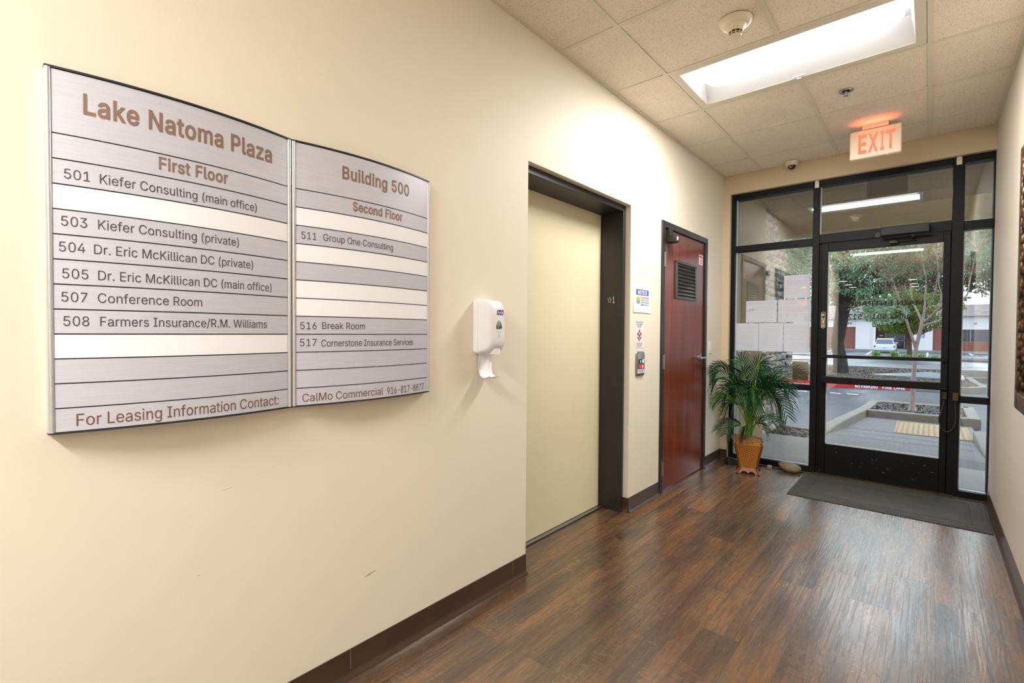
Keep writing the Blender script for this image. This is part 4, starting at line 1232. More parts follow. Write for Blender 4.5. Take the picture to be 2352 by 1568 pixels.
fc = tag(MB().box(0.0004, .0016, 3.201, 3.326, 1.170, 1.367).build('fire_card', m_paper), 'white in case of fire card above the elevator call button', 'sign')
fz = lambda u, v: (.0020, u, v)
a = MB()
for i, (s, u0, u1) in enumerate((('IN CASE OF FIRE', 3.208, 3.320), ('USE STAIRWAY', 3.214, 3.314), ('FOR EXIT', 3.230, 3.296))):
    text_mb(a, s, u0, u1, 1.350 - i * .0165, .0115, fz, .015)
m_cn = decal('card_navy', lin(52, 52, 76))
a.build('heading_text', m_cn, fc)
a = MB(); text_mb(a, 'DO NOT USE', 3.222, 3.306, 1.194, .0115, fz, .015); text_mb(a, 'ELEVATOR', 3.227, 3.300, 1.178, .0115, fz, .015)
a.build('footer_text', m_cn, fc)
a = MB()
fl = [(0, .050), (.010, .030), (.013, .012), (.024, .028), (.036, -.004), (.030, -.022), (.012, -.036), (0, -.050), (-.012, -.036), (-.030, -.022), (-.036, -.004), (-.024, .028), (-.013, .012), (-.010, .030)]
a.add([fz(3.263 + u, 1.262 + v) for u, v in fl], [tuple(range(14))])
a.build('flame', decal('flame_red', lin(168, 42, 60)), fc)
a = MB()
for u, v in ((0, .012), (-.021, -.008), (.021, -.008)):
    a.add([(.0024, 3.263 + u + .009 * math.cos(q), 1.262 + v + .009 * math.sin(q)) for q in [2 * math.pi * i / 14 for i in range(14)]], [tuple(range(14))])
for u in (-.006, .006):
    a.box(.0021, .0024, 3.263 + u - .002, 3.263 + u + .002, 1.222, 1.25)
a.build('flame_figures', m_paper, fc)

cb = thing('call_button_plate', (0, 3.268, .965), 'brushed steel elevator call button plate with red label', 'call button')
a = MB(); loft(a, [rbox_section(.0006, 3.203, 3.334, .964, 1.143, .016), rbox_section(.009, 3.205, 3.332, .966, 1.141, .016), rbox_section(.014, 3.212, 3.326, .972, 1.135, .013)])
a.build('plate', m_steel, cb, smooth=True)
MB().box(.014, .0165, 3.232, 3.312, 1.054, 1.088).build('button_panel', plain('navy_panel', lin(28, 30, 44), .4), cb)
MB().box(.0165, .0185, 3.282, 3.308, 1.058, 1.085).build('button', m_white, cb, bevel=.002)
a = MB(); a.add([(.0168, 3.257 + u, 1.071 + v) for u, v in ((0, .012), (.011, 0), (.005, 0), (.005, -.012), (-.005, -.012), (-.005, 0), (-.011, 0))], [tuple(range(7))]); a.build('arrow', m_paper, cb)
MB().box(.014, .0160, 3.232, 3.312, 1.016, 1.052).build('red_label', decal('label_red', lin(196, 38, 48)), cb)
a = MB(); a.add([(.0163, 3.290 + .012 * math.cos(q), 1.034 + .012 * math.sin(q)) for q in [2 * math.pi * i / 14 for i in range(14)]], [tuple(range(14))])
text_mb(a, 'IN', 3.240, 3.252, 1.036, .006, lambda u, v: (.0163, u, v)); text_mb(a, 'FIRE', 3.240, 3.266, 1.026, .006, lambda u, v: (.0163, u, v))
a.build('label_figure', m_paper, cb)
a = MB(); a.box(.014, .0158, 3.216, 3.318, .985, 1.014); lb = a.build('instruction_label', m_paper, cb)
a = MB()
for i, s in enumerate(('WHEN FIRE EXISTS', 'USE STAIRWAYS', 'DO NOT TAKE', 'ELEVATOR')):
    text_mb(a, s, 3.222 + .006 * (i > 0) + .01 * (i > 2), 3.312 - .006 * (i > 0) - .01 * (i > 2), 1.0075 - i * .0063, .0045, lambda u, v: (.0162, u, v), .02)
a.build('print', decal('label_navy', lin(44, 46, 66)), lb)
for z in (1.128, .978):
    MB().lathe([(0, 0), (.004, 0), (.004, .0012), (0, .0012)], (.0138, 3.268, z), 'x', 10).build('screw', m_chrome, cb)

ls = thing('light_switch', (0, 4.758, 1.09), 'white rocker light switch between the brown door and the storefront', 'light switch')
MB().box(.0006, .0065, 4.722, 4.795, 1.083, 1.199).build('cover_plate', m_white, ls, bevel=.003)
MB().box(.0065, .0105, 4.742, 4.775, 1.108, 1.174).build('rocker', m_white, ls, bevel=.002)

# scuffs on the wall
a = MB()
for (y0_, z0_, y1_, z1_, r_) in ((1.0, .347, 1.055, .356, .0016), (1.003, .348, 1.042, .362, .0008), (1.012, .347, 1.035, .351, .0008), (1.030, .352, 1.055, .358, .0012), (.515, .796, .555, .800, .0007), (.452, .563, .462, .562, .001)):
    a.add([(.0006, y0_, z0_), (.0006, (y0_ + y1_) / 2, (z0_ + z1_) / 2 - r_), (.0006, y1_, z1_), (.0006, (y0_ + y1_) / 2, (z0_ + z1_) / 2 + r_)], [(0, 1, 2, 3)])
tag(a.build('trim_7', decal('scuff_grey', lin(168, 152, 134))), 'faint grey scuff marks on the lower cream wall', 'scuff', kind='structure')

# woven frame on the right wall
pf = thing('woven_picture_frame', (W, 2.7, 1.5), 'dark bronze woven frame hanging on the right wall', 'picture frame')
g = NG('woven_bronze')
p = g.geo()
vo = g.n('ShaderNodeTexVoronoi'); g.l(g.mapping(p, (1, 1.0, .55)), vo.inputs['Vector']); vo.inputs['Scale'].default_value = 62
f_ = vo.outputs['Distance']
g.base(g.ramp(f_, [(.0, lin(150, 116, 84)), (.45, lin(92, 68, 48)), (.8, lin(30, 22, 18))]))
g.bump(g.math('SUBTRACT', 1.0, f_), .012, 1.0); g.set(.35, .5)
FY0, FY1, FZ0, FZ1 = 2.25, 3.315, .93, 2.165
a = MB()
for q in ((FY1 - .085, FY1, FZ0, FZ1), (FY0, FY0 + .085, FZ0, FZ1), (FY0 + .085, FY1 - .085, FZ0, FZ0 + .085), (FY0 + .085, FY1 - .085, FZ1 - .085, FZ1)):
    a.box(W - .046, W - .003, q[0], q[1], q[2], q[3])
a.build('frame', g.m, pf, bevel=.010)
MB().box(W - .016, W - .003, FY0 + .085, FY1 - .085, FZ0 + .085, FZ1 - .085).build('picture', plain('muted_canvas', lin(150, 135, 112), .7, var=.3, scale=3), pf)

# =================================================================== CEILING ITEMS
def troffer(y0, y1, label, strength):
    t = thing('ceiling_light', (XA + T, (y0 + y1) / 2, H), label, 'ceiling light', 'recessed ceiling lights')
    x0, x1 = XA + .014, XA + 2 * T - .014
    a0, a1, b0, b1 = x0 + .045, x1 - .045, y0 + .058, y1 - .058
    fr = MB()
    for q in ((x0, x1, y0 + .014, b0), (x0, x1, b1, y1 - .014), (x0, a0, b0, b1), (a1, x1, b0, b1)):
        fr.box(q[0], q[1], q[2], q[3], H + .001, H + .010)
    fr.build('frame', m_tee, t)
    zt = H + .105
    c0, c1, d0, d1 = a0 + .02, a1 - .02, b0 + .11, b1 - .11
    hsg = MB()
    lo = [(a0, b0, H + .004), (a1, b0, H + .004), (a1, b1, H + .004), (a0, b1, H + .004)]
    hi = [(c0, d0, zt), (c1, d0, zt), (c1, d1, zt), (c0, d1, zt)]
    hsg.add(lo + hi, [(0, 1, 5, 4), (1, 2, 6, 5), (2, 3, 7, 6), (3, 0, 4, 7), (4, 5, 6, 7)])
    hsg.build('reflector', plain('white_reflector', lin(238, 240, 242), .4, var=.01), t)
    ln = MB()
    yc_ = (y0 + y1) / 2 + .008
    nx, na = 16, 14
    vs, fs = [], []
    for i in range(nx + 1):
        s_ = -1 + 2 * i / nx
        x = (a0 + a1) / 2 + s_ * ((a1 - a0) / 2 - .04)
        k = (1 - abs(s_) ** 14) ** .5 if abs(s_) < 1 else .25
        k = max(k, .25)
        for j in range(na + 1):
            th = math.pi * j / na
            vs.append((x, yc_ - .125 * k * math.cos(th), H + .070 - .062 * k * math.sin(th)))
    for i in range(nx):
        for j in range(na):
            q = i * (na + 1) + j
            fs.append((q, q + 1, q + na + 2, q + na + 1))
    fs.append(tuple(range(na + 1))); fs.append(tuple(nx * (na + 1) + j for j in range(na + 1)))
    fs.append(tuple([0] + [i * (na + 1) for i in range(1, nx + 1)] + [i * (na + 1) + na for i in range(nx, -1, -1)]))
    ln.add(vs, fs)
    ln.build('lens', emit('lens_glow', (1.0, .985, .965, 1), 3.2), t, smooth=True)
    ld = bpy.data.lights.new('lamp', 'AREA')
    ld.shape = 'RECTANGLE'; ld.size = 1.04; ld.size_y = .24
    ld.energy = strength; ld.color = (1.0, .982, .952)
    lo = bpy.data.objects.new('lamp', ld)
    lo.location = (0, .008, .004); lo.parent = t
    COL.objects.link(lo)
    k = MB(); xm = XA + T
    k.box(xm - .035, xm + .035, b1 - .010, b1 + .002, H + .004, H + .016); k.box(xm - .012, xm + .012, b1 + .002, b1 + .018, H - .003, H + .006)
    k.build('latch', m_white, t, bevel=.002)
    return t


troffer(2.8536, 3.4632, 'lit recessed fluorescent ceiling light in front of the exit sign', ROOM)
troffer(-1.66, -1.05, 'lit recessed ceiling light further back, seen reflected in the door glass', ROOM * 2.05)
for i, (x, y) in enumerate(((-.36, -6.8), (-.36, -8.1), (-.36, -9.2), (1.21, -7.4), (1.21, -8.8), (1.21, -10.0))):
    t = thing('corridor_light', (x, y, H), ('small lit ceiling lamp far back in the corridor, ' + ('first', 'second', 'third', 'first', 'second', 'third')[i] + ' in the ' + ('side' if i < 3 else 'main') + ' row'), 'ceiling light', 'far corridor lamps')
    MB().box(x - .10, x + .10, y - .02, y + .02, H - .012, H + .004).build('frame', m_white, t, bevel=.003)
    MB().box(x - .09, x + .09, y - .015, y + .015, H - .018, H - .0125).build('diffuser', emit('far_lamp_glow', (1, .97, .92, 1), 14), t)

sd = thing('smoke_detector', (.835, 2.585, H), 'round ivory smoke detector on the ceiling near the light', 'smoke detector')
m_iv = plain('ivory_detector', lin(236, 226, 200), .35, var=.02)
a = MB(); a.lathe([(0, 0), (.077, 0), (.077, -.006), (.068, -.020), (.050, -.030), (0, -.030)], (.835, 2.585, H), 'z', 40); a.build('base', m_iv, sd, smooth=True)
a = MB(); a.lathe([(0, -.030), (.050, -.030), (.036, -.052), (.033, -.056), (0, -.056)], (.835, 2.585, H), 'z', 36); a.build('head', m_iv, sd, smooth=True)
a = MB(); a.lathe([(0, -.056), (.0295, -.056), (.0265, -.073), (0, -.073)], (.835, 2.585, H), 'z', 30); a.build('sensing_chamber', m_dark, sd, smooth=True)
a = MB()
for i in range(10):
    th = 2 * math.pi * i / 10
    c, s = math.cos(th), math.sin(th)
    a.tube([(.835 + .0335 * c, 2.585 + .0335 * s, H - .056), (.835 + .0275 * c, 2.585 + .0275 * s, H - .075)], .0022, 6)
a.lathe([(.0285, -.0655), (.0315, -.0655), (.031, -.068), (.028, -.068)], (.835, 2.585, H), 'z', 30)
a.lathe([(0, -.073), (.0295, -.073), (.027, -.079), (0, -.0805)], (.835, 2.585, H), 'z', 30)
a.build('cage', m_iv, sd, smooth=True)

sp = thing('sprinkler_head', (1.163, 3.785, H), 'chrome fire sprinkler head in the ceiling before the exit sign', 'sprinkler')
a = MB(); a.lathe([(.020, 0), (.040, -.002), (.036, -.006), (.022, -.002)], (1.163, 3.785, H + .001), 'z', 28); a.build('escutcheon', m_chrome, sp, smooth=True)
a = MB(); a.lathe([(0, .004), (.021, .004), (.021, -.001), (0, -.001)], (1.163, 3.785, H), 'z', 20); a.build('cup', m_dark, sp)
a = MB(); a.lathe([(0, 0), (.007, 0), (.006, -.016), (0, -.016)], (1.163, 3.785, H), 'z', 12)
for s in (-1, 1):
    a.tube([(1.163 + s * .007, 3.785, H - .003), (1.163 + s * .011, 3.785, H - .016), (1.163 + s * .004, 3.785, H - .030)], .002, 6)
a.lathe([(0, -.030), (.014, -.030), (.014, -.032), (0, -.032)], (1.163, 3.785, H), 'z', 16); a.build('nozzle', m_chrome, sp, smooth=True)

cm = thing('dome_camera', (.622, 5.015, H), 'small white dome security camera on the ceiling by the end wall', 'security camera')
a = MB(); a.lathe([(0, 0), (.052, 0), (.053, -.012), (.050, -.030), (.036, -.038), (0, -.038)], (.622, 5.015, H), 'z', 30); a.build('housing', m_offwhite, cm, smooth=True)
a = MB(); a.lathe([(.034, -.037)] + [(.034 * math.cos(q), -.038 - .034 * math.sin(q)) for q in [math.pi / 2 * i / 8 for i in range(9)]][:-1] + [(0, -.072)], (.622, 5.015, H), 'z', 26)
g = plain('smoked_dome', lin(24, 24, 26), .08, spec=.8); a.build('dome', g, cm, smooth=True)
a = MB(); a.lathe([(0, 0), (.012, 0), (.010, .006), (0, .006)], (.616, 4.984, H - .050), 'y', 14); a.build('camera_lens', m_steel, cm)

ex = thing('exit_sign', (1.27, 4.53, H), 'lit ivory exit sign with red letters hanging from the ceiling', 'exit sign')
yb = 4.515
a = MB(); a.box(1.186, 1.345, yb, yb + .05, H - .024, H + .004); a.build('canopy', m_offwhite, ex, bevel=.003)
g = plain('ivory_housing', lin(240, 228, 202), .35, var=.01)
a = MB(); a.box(1.109, 1.422, yb + .002, yb + .048, H - .238, H - .025); a.build('housing', g, ex, bevel=.010, seg=3)
a = MB()
for s, u0, u1 in (('E', 1.164, 1.214), ('X', 1.224, 1.284), ('I', 1.299, 1.318), ('T', 1.329, 1.385)):
    text_mb(a, s, u0, u1, H - .198, .136, lambda u, v: (u, yb - .0012, v), .022)
a.build('letters', emit('exit_letters', (1.0, .30, .16, 1), 1.0), ex)
a = MB(); a.lathe([(0, 0), (.003, 0), (.003, -.003), (0, -.003)], (1.338, yb + .01, H - .2385), 'z', 8); a.build('indicator', emit('red_led', (1, .1, .08, 1), 3), ex)
for x in (1.20, 1.265, 1.33):
    ld = bpy.data.lights.new('sign_glow', 'SPOT'); ld.energy = .8; ld.color = (1, .12, .06); ld.spot_size = R(110); ld.spot_blend = .9; ld.shadow_soft_size = .01
    lo = bpy.data.objects.new('sign_glow', ld); lo.location = (x - 1.27, yb - .045 - 4.53, -.085); lo.rotation_euler = (R(180 + 14), 0, 0); lo.parent = ex; COL.objects.link(lo)

# =================================================================== FLOOR ITEMS
pp = thing('potted_palm', (.352, 4.79, 0), 'green potted palm in a square woven basket planter by the side window', 'plant')
PX, PY = .352, 4.79
g = NG('woven_cane')
p = g.coord()
sp_ = g.n('ShaderNodeSeparateXYZ'); g.l(p, sp_.inputs[0])
hx = g.math('ADD', sp_.outputs[0], sp_.outputs[1]); hz_ = sp_.outputs[2]


def wave(ax, az, fr_):
    return g.math('ABSOLUTE', g.math('SINE', g.math('MULTIPLY', g.math('ADD', g.math('MULTIPLY', hx, ax), g.math('MULTIPLY', hz_, az)), fr_)))


wv = g.math('MINIMUM', g.math('MINIMUM', wave(1, 0, 185), wave(.5, .866, 185)), wave(.5, -.866, 185))
g.base(g.ramp(wv, [(.0, lin(222, 152, 48)), (.25, lin(196, 124, 34)), (.45, lin(120, 66, 14)), (.75, lin(52, 26, 8))]))
g.bump(g.math('SUBTRACT', 1.0, wv), .003, .8); g.set(.45)
m_cane = g.m
m_pot = plain('carved_wood', lin(112, 62, 32), .42, var=.25, scale=25)
# flared square body
PA = R(14.6)
prof = [(.074, .052), (.083, .110), (.096, .180), (.109, .240), (.115, .268), (.112, .284), (.103, .292)]
a = MB()
secs = []
for hw_, z in prof:
    hw_ -= .006
    secs.append([(PX - hw_, PY - hw_, z), (PX + hw_, PY - hw_, z), (PX + hw_, PY + hw_, z), (PX - hw_, PY + hw_, z)])
loft(a, secs)
pot = a.turn((PX, PY), PA).build('planter', m_cane, pp)
a = MB()
for sx_, sy_ in ((-1, -1), (1, -1), (1, 1), (-1, 1)):
    pts = [(PX + sx_ * h_, PY + sy_ * h_, z) for h_, z in [(.095, .004), (.084, .020), (.073, .042)] + [(q[0] - .004, q[1]) for q in prof]]
    MB().tube(pts, [.010, .011, .010] + [.0085] * len(prof), 8).turn((PX, PY), PA).build('corner_post', m_pot, pot, smooth=True)
a = MB()
for axis in range(4):
    def fn(u, z, w_, axis=axis):
        q = .091 + w_ - .021 * min(1, z / .05)
        return ((PX + u, PY - q, z), (PX + q, PY + u, z), (PX - u, PY + q, z), (PX - q, PY - u, z))[axis]
    n = 24
    top = lambda u: .052
    bot = lambda u: .004 + .022 * max(0, 1 - ((abs(u) - .030) / .026) ** 2) ** .5 * (abs(abs(u) - .030) < .026) if abs(u) > .004 else .010
    us = [-.081 + .162 * i / n for i in range(n + 1)]
    vs = []
    for u in us:
        vs += [fn(u, bot(u), .004), fn(u, top(u), .0), fn(u, bot(u), -.010), fn(u, top(u), -.012)]
    fs = []
    for i in range(n):
        b, c = 4 * i, 4 * i + 4
        fs += [(b, c, c + 1, b + 1), (b + 2, b + 3, c + 3, c + 2), (b + 1, c + 1, c + 3, b + 3), (b, b + 2, c + 2, c)]
    a.add(vs, fs)
a.turn((PX, PY), PA).build('carved_foot', plain('carved_foot_wood', lin(140, 84, 48), .4, var=.15, scale=30), pot)
# fibre moss
r_ = np.random.RandomState(3)
a = MB()
secs = []
for k_, z in ((1.0, .280), (1.04, .292), (.86, .312), (.45, .322), (.02, .324)):
    secs.append([(PX + .102 * k_ * math.cos(q) * (1 + .06 * math.sin(5 * q)), PY + .102 * k_ * math.sin(q), z + .006 * math.sin(3 * q + z * 90)) for q in [2 * math.pi * i / 28 for i in range(28)]])
loft(a, secs)
for i in range(900):
    q = r_.rand() * 6.283; rad = .104 * r_.rand() ** .5
    b = Vector((PX + rad * math.cos(q), PY + rad * math.sin(q), .322 - .030 * (rad / .104) ** 2))
    if i < 220:      # the tuft bulging at the back left corner
        b = Vector((PX - .095 + .035 * r_.randn() * .6, PY - .02 + .05 * r_.randn() * .6, .300 + .022 * r_.rand()))
    d = Vector(r_.randn(3)) * .014; d.z = abs(d.z) * .5
    a.tube([b, b + d + Vector((0, 0, .008)), b + d * 1.8 + Vector((.008 * r_.randn(), .008 * r_.randn(), -.006))], .0008, 4)
a.build('fibre_moss', plain('coir', lin(168, 126, 76), .9, var=.3, scale=60), pp)
m_frond = mat_leaf('palm_leaf', lin(10, 46, 28), lin(20, 70, 38), lin(44, 104, 50), 9, .15)
m_stem = plain('palm_stem', lin(104, 150, 44), .45, var=.25, scale=14)
m_frond2 = mat_leaf('palm_leaf_light', lin(60, 120, 30), lin(100, 160, 40), lin(150, 190, 60), 9, .15)

base_p = Vector((PX + .004, PY, .30))


def frond(tip, rise, ln=.17, n=20, light=False, seedv=0, droop=.55, yoff=0.0):
    """a stalk arching from the pot to the tip, with leaflets along its outer part"""
    rr = random.Random(seedv)
    tilt = rr.choice((-1, 1)) * R(rr.uniform(25, 65))
    tip = Vector(tip)
    p0 = base_p + Vector((rr.uniform(-.02, .02), rr.uniform(-.02, .02), 0))
    c1 = Vector((p0.x + (tip.x - p0.x) * .12, p0.y + (tip.y - p0.y) * .12, p0.z + rise * .62))
    c2 = Vector((p0.x + (tip.x - p0.x) * .55, p0.y + (tip.y - p0.y) * .55, p0.z + rise * 1.08))
    B = lambda t: p0 * (1 - t) ** 3 + c1 * 3 * t * (1 - t) ** 2 + c2 * 3 * t * t * (1 - t) + tip * t ** 3
    pts = [B(i / 18) for i in range(19)]
    st_ = MB().tube(pts, [.0055 * (1 - i / 18 * .85) for i in range(19)], 6)
    fo = st_.build('frond', m_stem, pp, smooth=True)
    lf_ = MB()
    for i in range(n):
        t = .46 + .54 * i / (n - 1)
        p = B(t); d = (B(min(1, t + .01)) - B(t - .01)).normalized()
        side = d.cross(Vector((0, 0, 1)))
        side = side.normalized() if side.length > .05 else Vector((1, 0, 0))
        upv = side.cross(d).normalized()
        side = side * math.cos(tilt) + upv * math.sin(tilt)
        l_ = ln * (.55 + .9 * math.sin(math.pi * (.15 + .75 * i / (n - 1)))) * rr.uniform(.85, 1.1)
        for s in (-1, 1):
            if i == n - 1 and s > 0: pass
            dd = (d * (.75 + .5 * i / n) + side * s * .8 + Vector((0, 0, .22))).normalized()
            wv_ = .0055
            prev = []
            vs = []
            m = 6
            for k in range(m + 1):
                q = k / m
                pos = p + dd * l_ * q + Vector((0, 0, -droop * l_ * q * q * rr.uniform(.85, 1.1)))
                wd = wv_ * (math.sin(math.pi * min(1, .12 + q * .9)) ** .8 if q < 1 else 0.05)
                nx_ = dd.cross(d); nx_ = dd.cross(nx_); nx_ = nx_.normalized() if nx_.length > .01 else side
                nn = (nx_ * .8 + Vector((0, 0, .35))).normalized()
                vs += [pos - nn * wd, pos + Vector((0, 0, -.0018 if 0 < q < 1 else 0)), pos + nn * wd]
            fs = []
            for k in range(m):
                b_ = k * 3
                fs += [(b_, b_ + 1, b_ + 4, b_ + 3), (b_ + 1, b_ + 2, b_ + 5, b_ + 4)]
            lf_.add([Vector((max(q.x, .008), min(q.y, 5.13), max(q.z, .01))) for q in vs], fs)
    o = lf_.build('leaflets', m_frond2 if light else m_frond, fo, smooth=True)
    return fo


FR = [((.045, 4.72, .80), .66, .13), ((.03, 4.78, .88), .70, .13), ((.06, 4.74, .93), .72, .12), ((.14, 4.70, .66), .62, .13), ((.02, 4.80, .60), .44, .12),
      ((.21, 4.88, .96), .80, .12), ((.30, 4.68, .84), .74, .13), ((.45, 4.84, .93), .80, .12), ((.58, 4.76, .82), .72, .14),
      ((.71, 4.72, .70), .70, .13), ((.68, 4.76, .78), .72, .13), ((.62, 4.66, .60), .62, .13), ((.55, 4.70, .66), .60, .13), ((.44, 4.60, .56), .62, .13), ((.26, 4.60, .56), .60, .13),
      ((.10, 4.74, .38), .22, .11), ((.20, 4.66, .36), .20, .10), ((.52, 4.70, .40), .24, .10), ((.60, 4.78, .46), .28, .09), ((.36, 4.62, .38), .20, .10), ((.50, 4.92, .74), .64, .13),
      ((.34, 4.90, .70), .66, .13), ((.19, 4.80, .74), .66, .13), ((.48, 4.74, .76), .70, .13), ((.36, 4.66, .66), .62, .13), ((.12, 4.82, .52), .46, .12), ((.66, 4.80, .56), .56, .12)]
for i, (tip, rise, ln_) in enumerate(FR):
    frond(tip, rise, ln_, 16 if rise > .3 else 11, light=(i == 4), seedv=i, droop=.32)
sp1 = MB().tube([(.362, 4.78, .33), (.385, 4.775, .62), (.412, 4.77, .85), (.440, 4.765, 1.085)], [.006, .0055, .0045, .001], 6).build('new_spear', plain('lime_spear', lin(150, 176, 40), .45, var=.1), pp, smooth=True)
sp1['label'] = 'unopened lime green spear leaf'

g = plain('river_stone', lin(134, 118, 94), .7, var=.22, scale=22, bump=.003)
a = MB(); n_, m2 = 26, 16
vs = []
for j in range(m2 + 1):
    ph = math.pi * j / m2
    for i in range(n_):
        th = 2 * math.pi * i / n_
        x, y, z = math.sin(ph) * math.cos(th), math.sin(ph) * math.sin(th), math.cos(ph)
        k_ = 1 + .07 * math.sin(2.3 * x + 1) + .05 * math.sin(4 * y + 2 * z) + .04 * math.sin(5 * x - 3 * z)
        vs.append((.640 + .098 * x * k_, 5.052 + .05 * y * k_, max(.0005, .042 + .043 * z * k_ - .012 * x)))
fs = [(j * n_ + i, j * n_ + (i + 1) % n_, (j + 1) * n_ + (i + 1) % n_, (j + 1) * n_ + i) for j in range(m2) for i in range(n_)]
a.add(vs, fs)
tag(a.build('river_stone', g, smooth=True), 'smooth tan river stone on the floor by the side window', 'stone')
a = MB(); a.box(.455, .492, 5.035, 5.065, .0005, .030)
tag(a.build('eraser_block', plain('grey_pink_block', lin(176, 164, 160), .7, var=.08), bevel=.004), 'tiny pale block on the floor between the palm and the stone', 'block')
a = MB()
a.add([(.085, 4.945, .0005), (.155, 4.905, .0005), (.245, 4.985, .0005), (.165, 5.045, .0005), (.092, 4.965, .045), (.125, 4.955, .075), (.215, 5.005, .045), (.150, 5.030, .050)],
      [(3, 2, 1, 0), (0, 1, 5, 4), (1, 2, 6, 5), (2, 3, 7, 6), (3, 0, 4, 7), (4, 5, 6, 7)])
tag(a.build('door_wedge', plain('dark_rubber_wedge', lin(48, 42, 38), .35, var=.1), bevel=.004), 'dark wedge lying in the corner behind the palm planter', 'door stop')

# mat
g = NG('ribbed_carpet')
p = g.geo()
f_ = g.noise(g.mapping(p, (300, 300, 1)), 1, 2, .6)
f2 = g.noise(p, 9, 3)
g.base(g.mix(1, g.ramp(f_, [(.3, lin(54, 52, 50)), (.7, lin(94, 91, 88))]), g.ramp(f2, [(.3, (.85, .85, .85, 1)), (.7, (1.1, 1.1, 1.1, 1))]), 'MULTIPLY'))
g.bump(f_, .003, .8); g.set(.85, spec=.25)
mt = thing('floor_mat', (1.35, 4.72, 0), 'grey carpet entrance mat in front of the glass door', 'mat')
m0 = (.757, 1.936, 4.335, 5.080)
a = MB()
ridge = []


def matz(x, y):
    d = min(x - m0[0], m0[1] - x, y - m0[2], m0[3] - y)
    if d < .012: return .004 + .005 * d / .012
    for c in (.035, .098, .118):
        if abs(d - c) < .004: return .0075
    return .010


gx = sorted({m0[0] + q for q in (0, .012, .03, .031, .035, .039, .04, .093, .094, .098, .102, .103, .113, .114, .118, .122, .123, .2, .4)} | {m0[1] - q for q in (0, .012, .03, .031, .035, .039, .04, .093, .094, .098, .102, .103, .113, .114, .118, .122, .123, .2, .4)})
gy = sorted({m0[2] + q for q in (0, .012, .03, .031, .035, .039, .04, .093, .094, .098, .102, .103, .113, .114, .118, .122, .123, .2)} | {m0[3] - q for q in (0, .012, .03, .031, .035, .039, .04, .093, .094, .098, .102, .103, .113, .114, .118, .122, .123, .2)})
vs = [(x, y, matz(x, y)) for y in gy for x in gx]
nx_ = len(gx)
fs = [(j * nx_ + i, j * nx_ + i + 1, (j + 1) * nx_ + i + 1, (j + 1) * nx_ + i) for j in range(len(gy) - 1) for i in range(nx_ - 1)]
a.add(vs, fs); a.build('carpet', g.m, mt)
MB().box(m0[0] + .001, m0[1] - .001, m0[2] - .003, m0[3] - .001, .0004, .0045).build('rubber_backing', m_dark, mt)

# papers taped to the side window (printed side faces out, showing through reversed)
m_ghost = decal('show_through_grey', lin(214, 214, 218))
m_gblue = decal('show_through_blue', lin(202, 204, 224))
m_gred = decal('show_through_red', lin(230, 212, 212))
m_gyel = decal('show_through_yellow', lin(228, 220, 204))
m_gteal = decal('show_through_teal', lin(196, 210, 224))
m_sheet = mat_leaf('backlit_paper', lin(243, 244, 249), lin(244, 245, 250), lin(245, 246, 251), 5, .55)
m_tape = decal('clear_tape', lin(200, 202, 204))
yP = GL - .0012


def sheet(x0, x1, z0, z1, label, prints):
    t = tag(MB().box(x0, x1, yP, yP + .0005, z0, z1).build('paper_sheet', m_sheet), label, 'paper', 'papers taped to the side window')
    for nm, mat, fn in prints:
        a = MB(); fn(a, lambda u, v: (x1 - u * (x1 - x0), yP - .0005, z0 + v * (z1 - z0)))
        a.build(nm, mat, t)
    a = MB()
    xm = (x0 + x1) / 2
    a.box(x0 + .03, x0 + .07, yP - .0008, yP - .0003, z0 - .012, z0 + .006); a.build('tape', m_tape, t)
    return t


def rect(a, F, u0, u1, v0, v1):
    a.add([F(u0, v0), F(u1, v0), F(u1, v1), F(u0, v1)], [(0, 1, 2, 3)])


def disc(a, F, u, v, r_, asp, n=18):
    a.add([F(u + r_ * math.cos(2 * math.pi * i / n), v + r_ * asp * math.sin(2 * math.pi * i / n)) for i in range(n)], [tuple(range(n))])


def lines(seed, v_top, v_bot, dv, u0=.12, u1=.88):
    def fn(a, F):
        rr = random.Random(seed); v = v_top
        while v > v_bot:
            rect(a, F, u0 + rr.uniform(0, .06), u1 - rr.uniform(0, .3) ** 1.5, v, v + .007)
            v -= dv * rr.choice((1, 1, 1, 1.6))
    return fn


def notice_txt(a, F):
    text_mb(a, 'NOTICE', .27, .87, .665, .115, lambda u, v: F(u, v), .03)
sheet(.540, .757, 1.612, 1.832, 'notice with faint reversed heading, topmost paper on the side window',
      [('heading_block', m_gblue, lambda a, F: rect(a, F, .14, .90, .60, .84)), ('print', m_ghost, lambda a, F: [text_mb(a, s, .40, .92, .49 - i * .10, .05, F, .01) for i, s in enumerate(('FACE MASK REQUIRED', 'EVEN IF YOU HAVE', 'BEEN VACCINATED', 'AGAINST COVID-19'))] + [rect(a, F, .12, .88, .90, .907)]),
       ('face', m_gyel, lambda a, F: disc(a, F, .24, .40, .105, 1.0)), ('mask', m_gteal, lambda a, F: rect(a, lambda u, v: (lambda q: (q[0], q[1] - .0004, q[2]))(F(u, v)), .15, .33, .30, .39))]).name
a = MB(); notice_txt(a, lambda u, v: (.757 - u * .217, yP - .001, 1.612 + v * .220))
nt_ = [o for o in bpy.data.objects if o.get('label', '').startswith('notice with faint')][0]
a.build('heading_text', m_sheet, nt_)
